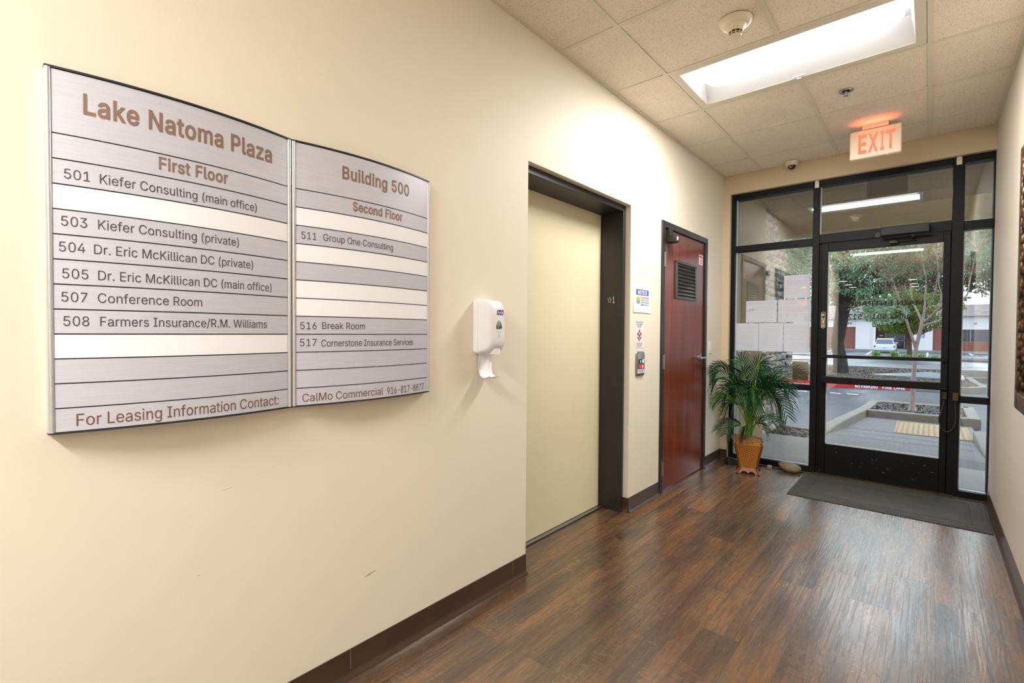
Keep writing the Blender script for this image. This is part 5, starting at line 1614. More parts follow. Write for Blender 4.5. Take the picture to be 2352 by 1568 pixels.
sheet(.206, .483, 1.388, 1.601, 'white sheet with a short black signature, left in the middle row of window papers',
      [('header_band', m_gteal, lambda a, F: rect(a, F, .07, .92, .85, .95)), ('print', m_ghost, lines(2, .76, .12, .075, .14, .8)),
       ('signature', decal('black_ink', lin(40, 38, 42)), lambda a, F: [rect(a, F, .72 + q * .05, .755 + q * .05, .595 + .008 * (q % 2), .615 + .008 * (q % 2)) for q in range(0, 4)] + [rect(a, F, .76 + q * .045, .795 + q * .045, .545 - .004 * q, .560 - .004 * q) for q in range(0, 5)]),
       ('footer', m_gteal, lambda a, F: rect(a, F, .07, .92, .05, .075)), ('symbols', m_ghost, lambda a, F: [disc(a, F, .16, .6 - .19 * i, .022, 1.3) for i in range(3)])])
sheet(.492, .763, 1.388, 1.603, 'sheet with faint pink bars and round symbols, right in the middle paper row',
      [('red_bars', m_gred, lambda a, F: [rect(a, F, .05, .98, .95, .98), rect(a, F, .32, .84, .71, .76), rect(a, F, .06, .93, .40, .45)]), ('stamp', m_gred, lambda a, F: disc(a, F, .20, .80, .10, 1.25)),
       ('print', m_ghost, lambda a, F: [rect(a, F, .45, .65, .81, .83), rect(a, F, .2, .7, .52, .535), rect(a, F, .02, .98, .62, .625), rect(a, F, .85, .95, .27, .30)]),
       ('symbols', m_gteal, lambda a, F: [disc(a, F, u, .27, .058, 1.25) for u in (.14, .44, .71)]), ('corner_logo', m_gteal, lambda a, F: rect(a, F, .06, .20, .08, .18)), ('footer', m_gyel, lambda a, F: rect(a, F, .68, .97, .08, .10))])
for i, (x0, x1, w_) in enumerate(((.108, .3225, 'leftmost'), (.3265, .5395, 'middle'), (.5435, .760, 'rightmost'))):
    sheet(x0, x1, 1.107, 1.381, 'typed white letter page, ' + w_ + ' in the bottom row of window papers', [('print', m_ghost, lines(10 + i, .88, .1, .042))])
# sticker on the outside of the glass
a = MB(); cxs, czs = .687, .928
pts = [(p[1], p[2]) for p in rbox_section(0, cxs - .066, cxs + .066, czs - .086, czs + .086, .014)]
a.add([(u, GL + .0090, v) for u, v in pts], [tuple(range(len(pts)))])
sk = tag(a.build('window_sticker', decal('tan_sticker_back', lin(142, 124, 96))), 'tan rounded sticker back on the side window below the papers', 'sticker')
a = MB()
for i in range(3):
    text_mb(a, ('NO', 'SMOKING', 'PLEASE')[i], -(cxs + .04), -(cxs - .04), czs + .045 - i * .032, .018, lambda u, v: (-u, GL + .0086, v), .01)
a.build('reversed_print', decal('sticker_print', lin(122, 106, 82)), sk)  # print showing through the back of the sticker

# =================================================================== OUTSIDE
m_conc = mat_ground('pale_concrete', [(.3, lin(132, 128, 121)), (.7, lin(146, 142, 134))], 30, .75, .001)
m_conc2 = mat_ground('grey_concrete', [(.3, lin(86, 81, 78)), (.7, lin(96, 91, 87))], 14, .7, .001)
m_band = mat_ground('exposed_aggregate', [(.35, lin(48, 46, 45)), (.65, lin(76, 73, 72))], 120, .7, .002)
m_kerb = mat_ground('kerb_concrete', [(.3, lin(108, 100, 87)), (.7, lin(126, 118, 104))], 30, .8, .001)
m_asph = mat_ground('wet_asphalt', [(.35, lin(38, 41, 47)), (.65, lin(60, 63, 70))], 60, .6, .002, wet=.32)
m_mulch = mat_ground('dark_bark', [(.3, lin(20, 18, 18)), (.5, lin(38, 35, 35)), (.7, lin(66, 61, 62))], 45, .85, .02)
m_mulch2 = mat_ground('brown_bark', [(.3, lin(40, 30, 23)), (.5, lin(70, 56, 44)), (.7, lin(98, 84, 70))], 9, .9, .03)
m_red = plain('red_kerb_paint', lin(176, 30, 32), .5, var=.1, scale=5)
m_stucco = plain('tan_stucco', lin(146, 124, 86), .85, var=.03, bump=.002)


def K(x, y, z):                 # pushes the far side of the car park to its real distance
    k = 1.5
    return (1.59957 + k * (x - 1.59957), k * y, 1.27831 + k * (z - 1.27831))


ZA = -.17
# ground sheets
def az(y): return ZA if y < 24.5 else (ZA - (y - 24.5) / 20.5 * .724 if y < 45 else -.894)
a = MB()
ysg = [5.4, 12, 24.5, 34, 45, 60, 80, 120]
xsg = [-70, 0, 70]
for y in ysg:
    for x in xsg: a.v.append((x, y, az(y)))
for j in range(len(ysg) - 1):
    for i in range(2): a.f.append((j * 3 + i, j * 3 + i + 1, (j + 1) * 3 + i + 1, (j + 1) * 3 + i))
struct('street', a, m_asph, 'wet grey asphalt of the car park', 'asphalt')
# slab at the door, dark band, edging
a = MB(); a.box(-.05, 9, L + .2, 6.42, -.2, -.018); struct('path_1', a, m_conc, 'pale concrete slab outside the door', 'pavement')
a = MB(); a.box(.60, 2.10, 6.42, 6.86, -.2, -.0175); a.box(2.10, 9, 6.42, 6.86, -.2, -.0175); struct('path_2', a, m_band, 'darker strip of textured concrete before the ramp', 'pavement')
a = MB(); a.box(-.05, .60, 6.42, 6.94, -.2, -.017); struct('path_3', a, m_conc, 'concrete edging beside the planting bed', 'pavement')
a = MB()
for (y0_, z0_, y1_, z1_) in ((6.86, -.018, 7.6, -.05), (7.6, -.05, 8.75, -.128), (8.75, -.128, 10.26, -.135)):
    a.quad((.55, y0_, z0_), (2.12, y0_, z0_), (2.12, y1_, z1_), (.55, y1_, z1_))
struct('path_4', a, m_conc2, 'grey concrete ramp sloping down to the yellow pad', 'pavement')
a = MB()
for y_, z_ in ((7.62, -.0515), (8.2, -.091), (8.76, -.128)):
    a.quad((.60, y_ - .008, z_ + .004), (2.07, y_ - .008, z_ + .004), (2.07, y_ + .008, z_ + .003), (.60, y_ + .008, z_ + .003))
struct('trim_8', a, plain('ramp_joint_groove', lin(56, 54, 52), .9), 'dark joints across the concrete ramp', 'joint')  # thin dark quads mark the joints in the concrete
struct('path_5', MB().box(2.22, 9, 6.86, 7.45, -.2, -.018), m_conc, 'pale pavement right of the ramp', 'pavement')
# kerbs


def kerb(name, pts, w_, zt, zb, label, mat=None, right=1):
    """kerb following a centre line; zt may vary along it"""
    a = MB(); n = len(pts); vs = []
    for i, p in enumerate(pts):
        q0, q1 = Vector(pts[max(0, i - 1)][:2]), Vector(pts[min(n - 1, i + 1)][:2])
        d = (q1 - q0).normalized(); nr = Vector((d.y, -d.x))
        c = Vector(p[:2]); z = p[2] if len(p) > 2 else zt
        L_, R_ = c - nr * w_ / 2, c + nr * w_ / 2
        b = .012
        vs += [(L_.x, L_.y, zb), (L_.x, L_.y, z - b), (L_.x + nr.x * b, L_.y + nr.y * b, z), (R_.x - nr.x * b, R_.y - nr.y * b, z), (R_.x, R_.y, z - b), (R_.x, R_.y, zb)]
    fs = []
    for i in range(n - 1):
        for k in range(5):
            fs.append((i * 6 + k, i * 6 + k + 1, i * 6 + k + 7, i * 6 + k + 6))
    fs += [tuple(range(6))[::-1], tuple((n - 1) * 6 + k for k in range(6))]
    a.add(vs, fs)
    return tag(a.build(name, mat or m_kerb), label, 'kerb', kind='structure')


cor = [(.79 + .21 * (1 - math.cos(q)), 11.62 + .21 * math.sin(q)) for q in [math.pi / 2 * i / 6 for i in range(7)]]
kerb('kerb', [(.52, 6.95, -.017), (.52, 7.6, -.017), (.545, 8.3, -.016), (.60, 9.0, -.015), (.68, 9.8, -.015), (.745, 10.4, -.015), (.79, 11.2, -.015)] + [(x, y, -.015) for x, y in cor] + [(1.5, 11.83, -.015), (2.14, 11.83, -.015)],
     .15, -.015, -.2, 'long pale kerb curving from the ramp round the small tree bed')
kerb('kerb', [(2.145, 11.9), (2.145, 10.25)], .15, -.015, -.2, 'pale kerb on the right end of the small tree bed')
kerb('kerb', [(.82, 10.31), (2.07, 10.31)], .13, -.015, -.2, 'straight kerb facing the door in front of the small tree')
kerb('kerb', [(2.14, 7.2, -.017), (2.14, 7.8, -.016), (2.14, 8.95, -.015)], .15, -.015, -.2, 'pale kerb along the right edge of the ramp')
kerb('kerb', [(-.0, 7.62), (.46, 7.62)], .12, -.01, -.2, 'short kerb behind the dark bed by the stone pier')
struct('ground_1', MB().box(.0, .46, 6.94, 7.56, -.2, -.03), m_mulch, 'dark bark bed by the stone pier', 'planting bed')
struct('ground_2', MB().box(.80, 2.08, 10.37, 11.78, -.2, -.045), m_mulch, 'dark bark bed of the small tree', 'planting bed')


def chips(name, label, x0, x1, y0, y1, z, n, size, mat, seed, keep=lambda x, y: True):
    r = np.random.RandomState(seed); vs, fs = [], []
    while len(fs) < n:
        x, y = r.uniform(x0, x1), r.uniform(y0, y1)
        if not keep(x, y): continue
        th = r.rand() * 6.28; l_, w_ = size * r.uniform(.5, 1.3), size * .4 * r.uniform(.5, 1.2)
        u = np.array([math.cos(th), math.sin(th), r.uniform(-.4, .5)]) * l_
        v_ = np.array([-math.sin(th), math.cos(th), r.uniform(-.5, .5)]) * w_
        c = np.array([x, y, z + size * .25])
        b = len(vs); vs += [c - u - v_, c + u - v_, c + u + v_, c - u + v_]; fs.append((b, b + 1, b + 2, b + 3))
    return tag(raw(name, vs, fs, mat), label, 'bark mulch', kind='stuff')


m_chip = plain('wet_bark_chip', lin(46, 43, 44), .6, var=.7, scale=30)
chips('bark_chips', 'loose dark bark chips in the small tree bed', .83, 2.06, 10.4, 11.75, -.045, 1500, .03, m_chip, 1, lambda x, y: (x - 1.395) ** 2 + (y - 10.86) ** 2 > .02)
chips('bark_chips', 'loose dark bark chips beside the stone pier', .03, .44, 6.98, 7.53, -.03, 500, .025, m_chip, 2)
# tactile pad with domes
td = thing('tactile_pad', (1.64, 9.4, -.13), 'yellow ribbed tactile paving pad at the foot of the ramp', 'tactile paving')
m_yel = plain('tan_yellow_pad', lin(146, 117, 80), .7, var=.06, scale=8)
pz = lambda y: (-.05 + (y - 7.6) / 1.15 * -.078 if y < 8.75 else -.128 - (y - 8.75) / 1.51 * .007)
a = MB(); a.add([(1.235, 8.80, pz(8.8) + .006), (2.055, 8.80, pz(8.8) + .006), (2.055, 10.03, pz(10.03) + .006), (1.225, 10.03, pz(10.03) + .006), (1.235, 8.80, pz(8.8) - .002), (2.055, 8.80, pz(8.8) - .002), (2.055, 10.03, pz(10.03) - .002), (1.225, 10.03, pz(10.03) - .002)],
      [(0, 1, 2, 3), (0, 4, 5, 1), (3, 7, 4, 0), (1, 5, 6, 2), (2, 6, 7, 3)])
a.build('pad', m_yel, td)
a = MB()
for i in range(14):
    for j in range(20):
        x, y = 1.262 + i * .0595, 8.84 + j * .061
        a.lathe([(.018, 0), (.010, .005), (0, .005)], (x, y, pz(y) + .006), 'z', 6)
a.build('domes', m_yel, td)
a = MB()
for i in range(8):
    x = 1.33 + i * .1
    a.quad((x - .004, 8.81, pz(8.81) + .0066), (x + .004, 8.81, pz(8.81) + .0066), (x + .004, 10.02, pz(10.02) + .0066), (x - .004, 10.02, pz(10.02) + .0066))
a.build('grooves', plain('pad_groove', lin(160, 134, 98), .7), td)

# side wall, stone pier, canopy
struct('wall_outside', MB().box(-.5, OX - .01, L + .2, 6.52, -.2, 3.2), m_stucco, 'tan stucco wall outside left of the storefront', 'wall')
pr_ = thing('stone_pier', (-.3, 7.2, -.1), 'rough river stone pier outside the left side window', 'stone pier', kind='structure')
MB().box(-.62, -.03, 6.52, 7.93, -.2, 3.2).build('mortar_core', plain('mortar', lin(70, 64, 58), .9, var=.1, bump=.003), pr_)
g = NG('stacked_stone')
p = g.geo()
vo = g.n('ShaderNodeTexWhiteNoise', noise_dimensions='1D')
oi = g.n('ShaderNodeNewGeometry')
g.l(oi.outputs['Random Per Island'], vo.inputs['W'])
c = g.ramp(oi.outputs['Random Per Island'], [(0, lin(108, 102, 96)), (.25, lin(158, 154, 148)), (.5, lin(192, 184, 172)), (.75, lin(166, 144, 122)), (1, lin(184, 180, 176))])
g.base(g.mix(1, c, g.ramp(g.noise(p, 22, 5), [(.3, (.75, .73, .72, 1)), (.7, (1.12, 1.12, 1.12, 1))]), 'MULTIPLY'))
g.bump(g.noise(p, 40, 4), .006, .8); g.set(.85)
m_stone = g.m
a = MB(); rr = random.Random(4)


def stone(a, face, c0, c1, z0, z1):
    dz = rr.uniform(.03, .065)
    nu, nv = 5, 4
    vs, fs = [], []
    jit = [(rr.uniform(-.012, .012), rr.uniform(-.010, .010)) for _ in range((nu + 1) * (nv + 1))]
    for j in range(nv + 1):
        for i in range(nu + 1):
            u, v = -1 + 2 * i / nu, -1 + 2 * j / nv
            k = (1 - abs(u) ** 4) * (1 - abs(v) ** 4)
            du, dv = jit[j * (nu + 1) + i]
            uu = (c0 + c1) / 2 + u * (c1 - c0) / 2 * (1 - .10 * v * v) + du * .6
            zz = (z0 + z1) / 2 + v * (z1 - z0) / 2 * (1 - .16 * u * u) + dv * .6
            d = dz * k ** .45 + du * .5 * k
            vs.append((-.032 + d, uu, zz) if face == 'x' else (uu, 6.522 - d, zz) if face == 'y-' else (uu, 7.928 + d, zz))
    for j in range(nv):
        for i in range(nu):
            b = j * (nu + 1) + i
            fs.append((b, b + 1, b + nu + 2, b + nu + 1))
    a.add(vs, fs)


z = -.16
while z < 2.95:
    h_ = rr.uniform(.065, .135)
    for face, lo, hi in (('x', 6.50, 7.97), ('y-', -.62, 0.0), ('y+', -.62, 0.0)):
        u = lo
        while u < hi - .03:
            l_ = min(rr.uniform(.11, .30), hi - u)
            if hi - u - l_ < .06: l_ = hi - u
            stone(a, face, u + .006, u + l_ - .006, z + .004 + rr.uniform(-.008, .006), z + h_ - .004 + rr.uniform(-.006, .008))
            u += l_
    z += h_
a.build('stone_veneer', m_stone, pr_, smooth=True)
struct('beam', MB().box(-.05, 9, 7.40, 7.70, 2.610, 3.2), m_stucco, 'tan stucco canopy beam outside above the entrance', 'beam')
struct('ceiling_outside', MB().box(-.05, 9, L + .2, 7.40, 2.83, 2.95), plain('tan_soffit', lin(88, 74, 52), .85, var=.03), 'tan canopy soffit outside the entrance', 'soffit')
struct('pillar', MB().box(8.2, 8.9, 7.0, 7.7, -.2, 3.2), m_stucco, 'tan canopy pillar far to the right', 'pillar')

# far island with red kerb
RK = [(-14, 14.2), (-4, 15.2), (-1.6, 15.65), (-.4, 15.85), (.6, 16.05), (1.25, 16.3)]
kerb('kerb', [(x, y + .08) for x, y in RK], .16, -.02, -.2, 'red painted fire lane kerb across the drive', m_red)
# painted strip of red road edge and white letters on the kerb face
rkf = lambda u, v: (u, 16.025 + (u - .3) * .20 - .001 - .0, v)
a = MB()
def onkerb(u, v):
    for (x0, y0_), (x1, y1_) in zip(RK, RK[1:]):
        if x0 <= u <= x1: return (u, y0_ + (y1_ - y0_) * (u - x0) / (x1 - x0) - .006, v)
    return (u, RK[-1][1] - .006, v)
text_mb(a, 'NO PARKING', .10, .58, -.160, .075, onkerb, .02); text_mb(a, 'FIRE LANE', .68, 1.14, -.160, .075, onkerb, .02)
tag(a.build('kerb_lettering', m_paper), 'white NO PARKING FIRE LANE lettering on the red kerb', 'lettering')
kerb('kerb', [(1.25, 16.38), (1.9, 16.42), (2.35, 16.5), (2.62, 16.85), (2.66, 17.4), (2.58, 18.6), (2.52, 20.4)], .16, -.02, -.2, 'grey kerb round the nose of the far mulch island')
kerb('kerb', [(2.52, 20.45), (4.2, 20.8), (9, 21.5)], .16, -.02, -.2, 'grey kerb running right behind the far island nose')
kerb('kerb', [(-14, 24.3), (1.0, 24.3), (9, 25.8)], .14, -.03, -.3, 'low kerb on the far side of the mulch island')
a = MB()
poly = [(-14, 14.3), (-4, 15.3), (-.4, 16.0), (1.25, 16.45), (2.3, 16.6), (2.58, 16.95), (2.5, 20.4), (9, 21.5), (9, 25.7), (1.0, 24.25), (-14, 24.25)]
a.add([(x, y, -.055) for x, y in poly], [tuple(range(len(poly)))])
struct('ground_3', a, m_mulch2, 'brown mulch island under the large tree', 'planting bed')
m_chip2 = plain('bark_and_leaf', lin(100, 80, 62), .8, var=.6, scale=8)
chips('leaf_litter', 'bark and fallen leaves on the far mulch island', -5, 2.4, 16.6, 24.1, -.055, 13000, .028, m_chip2, 3, lambda x, y: y > 15.9 + .2 * x and (x + .75) ** 2 + (y - 20.2) ** 2 > .45 and not (x < -1.4 and y > 21.4))
a = MB(); a.box(1.0, 1.05, 19.9, 19.95, -.2, -.05)
a = MB(); a.add([(.15, 19.6, -.02), (2.4, 19.15, -.02), (2.45, 21.2, -.02), (1.6, 22.3, -.02), (.15, 19.6, -.2), (2.4, 19.15, -.2), (2.45, 21.2, -.2), (1.6, 22.3, -.2)], [(0, 1, 2, 3), (0, 4, 5, 1), (1, 5, 6, 2), (2, 6, 7, 3), (3, 7, 4, 0)])
struct('path_6', a, mat_ground('wet_path', [(.3, lin(104, 108, 114)), (.7, lin(126, 130, 136))], 20, .3, .001), 'wet grey path slab crossing the far island', 'pavement')
# stall lines
a = MB()
for (p0, p1, w_) in (((-1.79, 42.7), (-2.14, 52.0), .1), ((3.94, 47.0), (3.96, 51.4), .1), ((4.43, 46), (4.76, 46.4), .2), ((-4.6, 42.7), (-5.0, 52), .1)):
    q0, q1 = K(p0[0], p0[1], ZA), K(p1[0], p1[1], ZA)
    a.quad((q0[0] - w_, q0[1], -.889), (q0[0] + w_, q0[1], -.889), (q1[0] + w_, q1[1], -.889), (q1[0] - w_, q1[1], -.889))
tag(a.build('road_markings', m_paper), 'white parking bay lines near the far building', 'line', kind='structure')
a = MB()
for i in range(5):
    x = -1.25 + i * .34
    a.quad((x, 13.9 + i * .05, ZA + .004), (x + .22, 13.93 + i * .05, ZA + .004), (x + .22, 14.03 + i * .05, ZA + .004), (x, 14.0 + i * .05, ZA + .004))
tag(a.build('road_dashes', m_paper), 'short white dashes on the drive', 'line', kind='structure')
# second planting strip
a = MB(); a.box(-2.4, 14, 53.5, 58.5, -.95, -.77); struct('ground_4', a, m_mulch2, 'planting strip before the parked car', 'planting bed')
a = MB(); a.box(-2.55, 14, 53.35, 53.5, -.95, -.75); struct('kerb_far', a, m_kerb, 'kerb of the planting strip before the parked car', 'kerb')

# ------------------------------------------------------------------- trees
m_bark = plain('dark_oak_bark', lin(52, 46, 40), .9, var=.45, scale=5, bump=.02, stretch=(3, 3, 1))
m_crape = plain('smooth_pale_bark', lin(148, 126, 112), .7, var=.3, scale=9, stretch=(4, 4, 1))
m_twig = plain('brown_twig', lin(124, 88, 66), .8, var=.2)
m_oakleaf = mat_leaf('oak_leaf', lin(74, 98, 66), lin(132, 160, 120), lin(190, 210, 182), 2.6, .25)
m_yleaf = mat_leaf('yellow_green_leaf', lin(56, 80, 28), lin(108, 124, 44), lin(152, 154, 66), 1.6, .3)
m_bgleaf = mat_leaf('grey_green_leaf', lin(56, 74, 52), lin(92, 112, 88), lin(136, 154, 130), .9, .25)
m_bgleaf2 = mat_leaf('deep_green_leaf', lin(30, 50, 30), lin(56, 82, 46), lin(92, 118, 70), .9, .2)

tr = thing('oak_tree', (-.66, 20.2, -.1), 'large leafy green oak with a dark trunk on the far mulch island', 'tree')
a = MB()
a.tube([(-.74, 20.2, -.12), (-.72, 20.2, .08), (-.75, 20.2, .5), (-.84, 20.2, .95), (-.78, 20.2, 1.4), (-.70, 20.2, 2.1), (-.64, 20.2, 3.0), (-.7, 20.3, 4.2), (-.6, 20.5, 6.0)], [.27, .23, .20, .19, .20, .21, .20, .17, .07], 14)
for t_, rr_ in (((-2.6, 20.6, 4.6), .14), ((1.2, 20.0, 4.3), .15), ((-1.4, 18.9, 4.8), .12), ((.4, 22.0, 5.0), .13), ((1.9, 19.6, 3.0), .08)):
    b0 = Vector((-.64, 20.2, 2.2)); t_ = Vector(t_); m_ = (b0 + t_) / 2 + Vector((0, 0, .25))
    a.tube([b0, (b0 * .5 + m_ * .5), m_, t_], [.17, .14, .10, rr_ * .3], 8)
a.build('trunk', m_bark, tr, smooth=True)
r = np.random.RandomState(11)
cs, rs = [], []
for i in range(95):
    th = r.rand() * 6.283; ph = r.uniform(-.55, 1.2)
    q = r.uniform(.55, 1.0)
    cs.append((-.9 + 4.4 * q * math.cos(th) * math.cos(ph), 20.6 + 3.4 * q * math.sin(th) * math.cos(ph), 4.6 + 1.9 * q * math.sin(ph)))
    rs.append((r.uniform(.6, 1.0), r.uniform(.6, 1.0), r.uniform(.38, .62)))
for c in ((-2.2, 19.6, 3.1), (-1.5, 19.2, 2.7), (-.3, 18.9, 2.9), (.3, 19.2, 2.45), (.9, 19.3, 2.9), (1.3, 19.4, 3.4), (-.1, 19.0, 3.5), (-1.9, 19.0, 3.7), (.2, 19.1, 2.1), (.55, 19.2, 1.95), (-2.9, 19.8, 3.4), (-1.1, 18.8, 3.6), (.8, 19.0, 3.8), (1.6, 19.6, 4.0), (-1.6, 19.1, 2.2), (-2.4, 19.5, 2.4)):
    cs.append(c); rs.append((.62, .6, .36))
v, f = leaf_cloud(105000, cs, rs, .082, 21)
o = raw('foliage', v, f, m_oakleaf, tr)

ct = thing('crape_myrtle', (1.40, 10.86, -.04), 'slender bare multi stemmed tree with pale smooth bark in the near bed', 'tree')
a = MB()
Yc = 10.86


def limb(pts, r0, r1, dy=0.0):
    n = len(pts)
    q = [(x, Yc + dy * i / max(1, n - 1), z) for i, (x, z) in enumerate(pts)]
    a.tube(q, [(r0 + (r1 - r0) * i / (n - 1)) * .61 for i in range(n)], 9)


limb([(1.395, -.06), (1.392, .02), (1.400, .30), (1.408, .70), (1.43, 1.10)], .062, .050)
a.tube([(1.395, Yc, -.06), (1.394, Yc, .0), (1.398, Yc, .08)], [.066, .050, .038], 10)
limb([(1.42, 1.06), (1.39, 1.17), (1.34, 1.34), (1.285, 1.56), (1.22, 1.80), (1.15, 2.03), (1.08, 2.26)], .040, .018, -.25)
limb([(1.43, 1.08), (1.455, 1.22), (1.482, 1.38), (1.500, 1.52)], .050, .043)
limb([(1.500, 1.50), (1.455, 1.62), (1.41, 1.74), (1.365, 1.86), (1.33, 2.05), (1.32, 2.3)], .032, .014, .3)
limb([(1.500, 1.50), (1.525, 1.66), (1.530, 1.90), (1.540, 2.23), (1.49, 2.52), (1.44, 2.84)], .036, .012, .2)
limb([(1.505, 1.48), (1.58, 1.55), (1.66, 1.655), (1.73, 1.74), (1.80, 1.80), (1.86, 1.90)], .036, .022, -.2)
limb([(1.49, 1.42), (1.58, 1.46), (1.70, 1.50), (1.82, 1.62), (1.95, 1.74)], .034, .022, .1)
limb([(1.73, 1.74), (1.74, 1.95), (1.70, 2.15), (1.72, 2.5)], .022, .010, .15)
limb([(1.53, 1.66), (1.60, 1.80), (1.66, 2.00), (1.69, 2.3), (1.66, 2.7)], .024, .010, -.3)
limb([(1.86, 1.90), (1.93, 2.15), (1.97, 2.5)], .020, .010, .1)
limb([(1.95, 1.74), (2.06, 1.95), (2.10, 2.3), (2.16, 2.7)], .022, .010, .1)
a.build('trunk', m_crape, ct, smooth=True)
a = MB(); rr = random.Random(8)
tips = []
starts = [(1.08, -.25, 2.26), (1.15, -.2, 2.03), (1.32, .3, 2.3), (1.365, .2, 1.86), (1.44, .2, 2.84), (1.54, .1, 2.23), (1.72, .1, 2.5), (1.66, -.3, 2.7), (1.97, .1, 2.5), (1.86, -.1, 1.9), (2.1, .1, 2.3), (2.16, .1, 2.7), (1.22, -.2, 1.8), (1.49, .15, 2.52), (1.69, -.2, 2.3)]
for i in range(150):
    s = rr.choice(starts); p = Vector((s[0], Yc + s[1], s[2]))
    d = Vector((rr.uniform(-.75, .75), rr.uniform(-.7, .7), rr.uniform(.0, .9))).normalized()
    l_ = rr.uniform(.25, .75); q = p + d * l_ * .5 + Vector((0, 0, .04)); e_ = p + d * l_ + Vector((rr.uniform(-.06, .06), rr.uniform(-.06, .06), .10))
    a.tube([p, q, e_], [.0055, .004, .0018], 4); tips.append((q, e_))
a.build('twigs', m_twig, ct)
a = MB()
for i in range(1500):
    q, e_ = rr.choice(tips); t_ = rr.random(); c = q.lerp(e_, .2 + t_ * .9) + Vector((rr.gauss(0, .05), rr.gauss(0, .05), rr.gauss(0, .05)))
    s_ = rr.uniform(.006, .012)
    u = Vector((rr.gauss(0, 1), rr.gauss(0, 1), rr.gauss(0, 1))).normalized() * s_; w_ = u.orthogonal().normalized() * s_ * .8
    a.add([c + u, c + w_, c - u, c - w_, c + u.cross(w_).normalized() * s_ * .7], [(0, 1, 4), (1, 2, 4), (2, 3, 4), (3, 0, 4), (3, 2, 1, 0)])
o = a.build('seed_pods', plain('brown_seed_pod', lin(132, 92, 74), .8, var=.3), ct)
o['kind'] = 'stuff'

t2 = thing('street_tree', (.28, 55.4, -.77), 'yellow green tree with a brown trunk in the strip before the far building', 'tree')
a = MB(); a.tube([(.29, 55.4, -.85), (.27, 55.4, .2), (.22, 55.4, 1.5), (.18, 55.4, 3.0), (.2, 55.4, 5)], [.20, .18, .17, .13, .06], 10)
for t_ in ((-1.4, 55, 3.6), (1.8, 55.6, 3.7), (-.3, 54.6, 4.4), (.8, 56, 4.8)):
    a.tube([(.22, 55.4, 1.6), (.22 + (t_[0] - .22) * .5, 55.4, 2.8), t_], [.11, .08, .03], 7)
a.build('trunk', plain('brown_bark', lin(92, 72, 58), .9, var=.25, scale=6), t2, smooth=True)
r = np.random.RandomState(2)
cs = [(.2 + r.normal() * 1.15, 55.2 + r.normal() * .9, 3.3 + r.normal() * .95) for _ in range(40)]
cs = [(x, y, max(z, 1.75)) for x, y, z in cs] + [(-1.2, 54.8, 1.9), (-.6, 54.6, 1.7), (.5, 54.7, 1.8), (1.3, 54.9, 2.0), (2.0, 55, 2.3), (-1.7, 55, 2.3), (0, 54.5, 1.9)]
rs = [(.75, .75, .45)] * len(cs)
v, f = leaf_cloud(16000, cs, rs, .17, 5)
raw('foliage', v, f, m_yleaf, t2)


def bg_tree(x, y, zb, zc, rad, hgt, n, mat, seed, label, size=.4, trunk=.3):
    t = thing('background_tree', (x, y, zb), label, 'tree', 'trees behind the car park')
    MB().tube([(x, y, zb), (x + .1, y, (zb + zc) / 2), (x - .1, y, zc), (x, y, zc + hgt * .5)], [trunk, trunk * .8, trunk * .6, trunk * .2], 9).build('trunk', m_bark, t, smooth=True)
    r = np.random.RandomState(seed); cs, rs = [], []
    for i in range(60):
        th = r.rand() * 6.283; ph = r.uniform(-.8, 1.3); q = r.uniform(.5, 1)
        cs.append((x + rad * q * math.cos(th) * math.cos(ph), y + rad * .8 * q * math.sin(th) * math.cos(ph), zc + hgt * q * math.sin(ph)))
        rs.append((rad * .27, rad * .27, hgt * .22))
    v, f = leaf_cloud(n, cs, rs, size, seed)
    raw('foliage', v, f, mat, t)
    return t


bg_tree(4.6, 33, -.35, 6.2, 3.3, 2.5, 26000, m_bgleaf, 31, 'grey green tree seen through the narrow right side window', .16)
bg_tree(2.6, 47, -.9, 7.5, 3.6, 4.2, 16000, m_bgleaf2, 32, 'dark green tree behind the bare slender tree', .25)
bg_tree(-5.5, 36, -.5, 6.0, 4.2, 3.6, 18000, m_bgleaf, 33, 'pale green tree beyond the stone pier', .2)
bg_tree(-3.5, 92, -.9, 8, 8, 5.5, 6000, m_bgleaf2, 34, 'tall tree mass behind the far building roof, left', .7, .5)
bg_tree(24, 100, -.9, 9, 8, 6, 6000, m_bgleaf2, 35, 'tall tree mass behind the far building roof, right', .7, .5)

# plant clumps in the strip
m_blade = mat_leaf('strappy_leaf', lin(96, 138, 66), lin(136, 174, 98), lin(178, 200, 134), 4, .3)
for i, (x, n, h_, lab) in enumerate(((-2.0, 90, .7, 'leafy green clump behind the parked white car, leftmost in the strip'), (-.75, 110, .75, 'leafy green clump behind the parked white car, second in the strip'), (.1, 60, .4, 'low green clump left of the brown street tree trunk'),
                                     (1.05, 70, .5, 'green clump right of the brown street tree trunk'), (1.95, 60, .40, 'small green clump far right in the planting strip'), (2.9, 60, .38, 'small green clump at the end of the planting strip by the door edge'))):
    rr = random.Random(i); a = MB(); y = 54.4
    for k in range(n):
        th = rr.uniform(0, 6.283); l_ = h_ * rr.uniform(.6, 1.1); o_ = rr.uniform(.2, .62) * h_
        b = Vector((x + rr.gauss(0, .16), y + rr.gauss(0, .12), -.775)); d = Vector((math.cos(th), math.sin(th), 0)); s_ = Vector((-d.y, d.x, 0)) * .022
        m_ = b + d * o_ * .4 + Vector((0, 0, l_ * .75)); e_ = b + d * o_ + Vector((0, 0, l_ * .62))
        a.add([b - s_, b + s_, m_ + s_, m_ - s_, e_], [(0, 1, 2, 3), (3, 2, 4)])
    tag(a.build('strappy_plant', m_blade), lab, 'plant', 'plants in the strip')

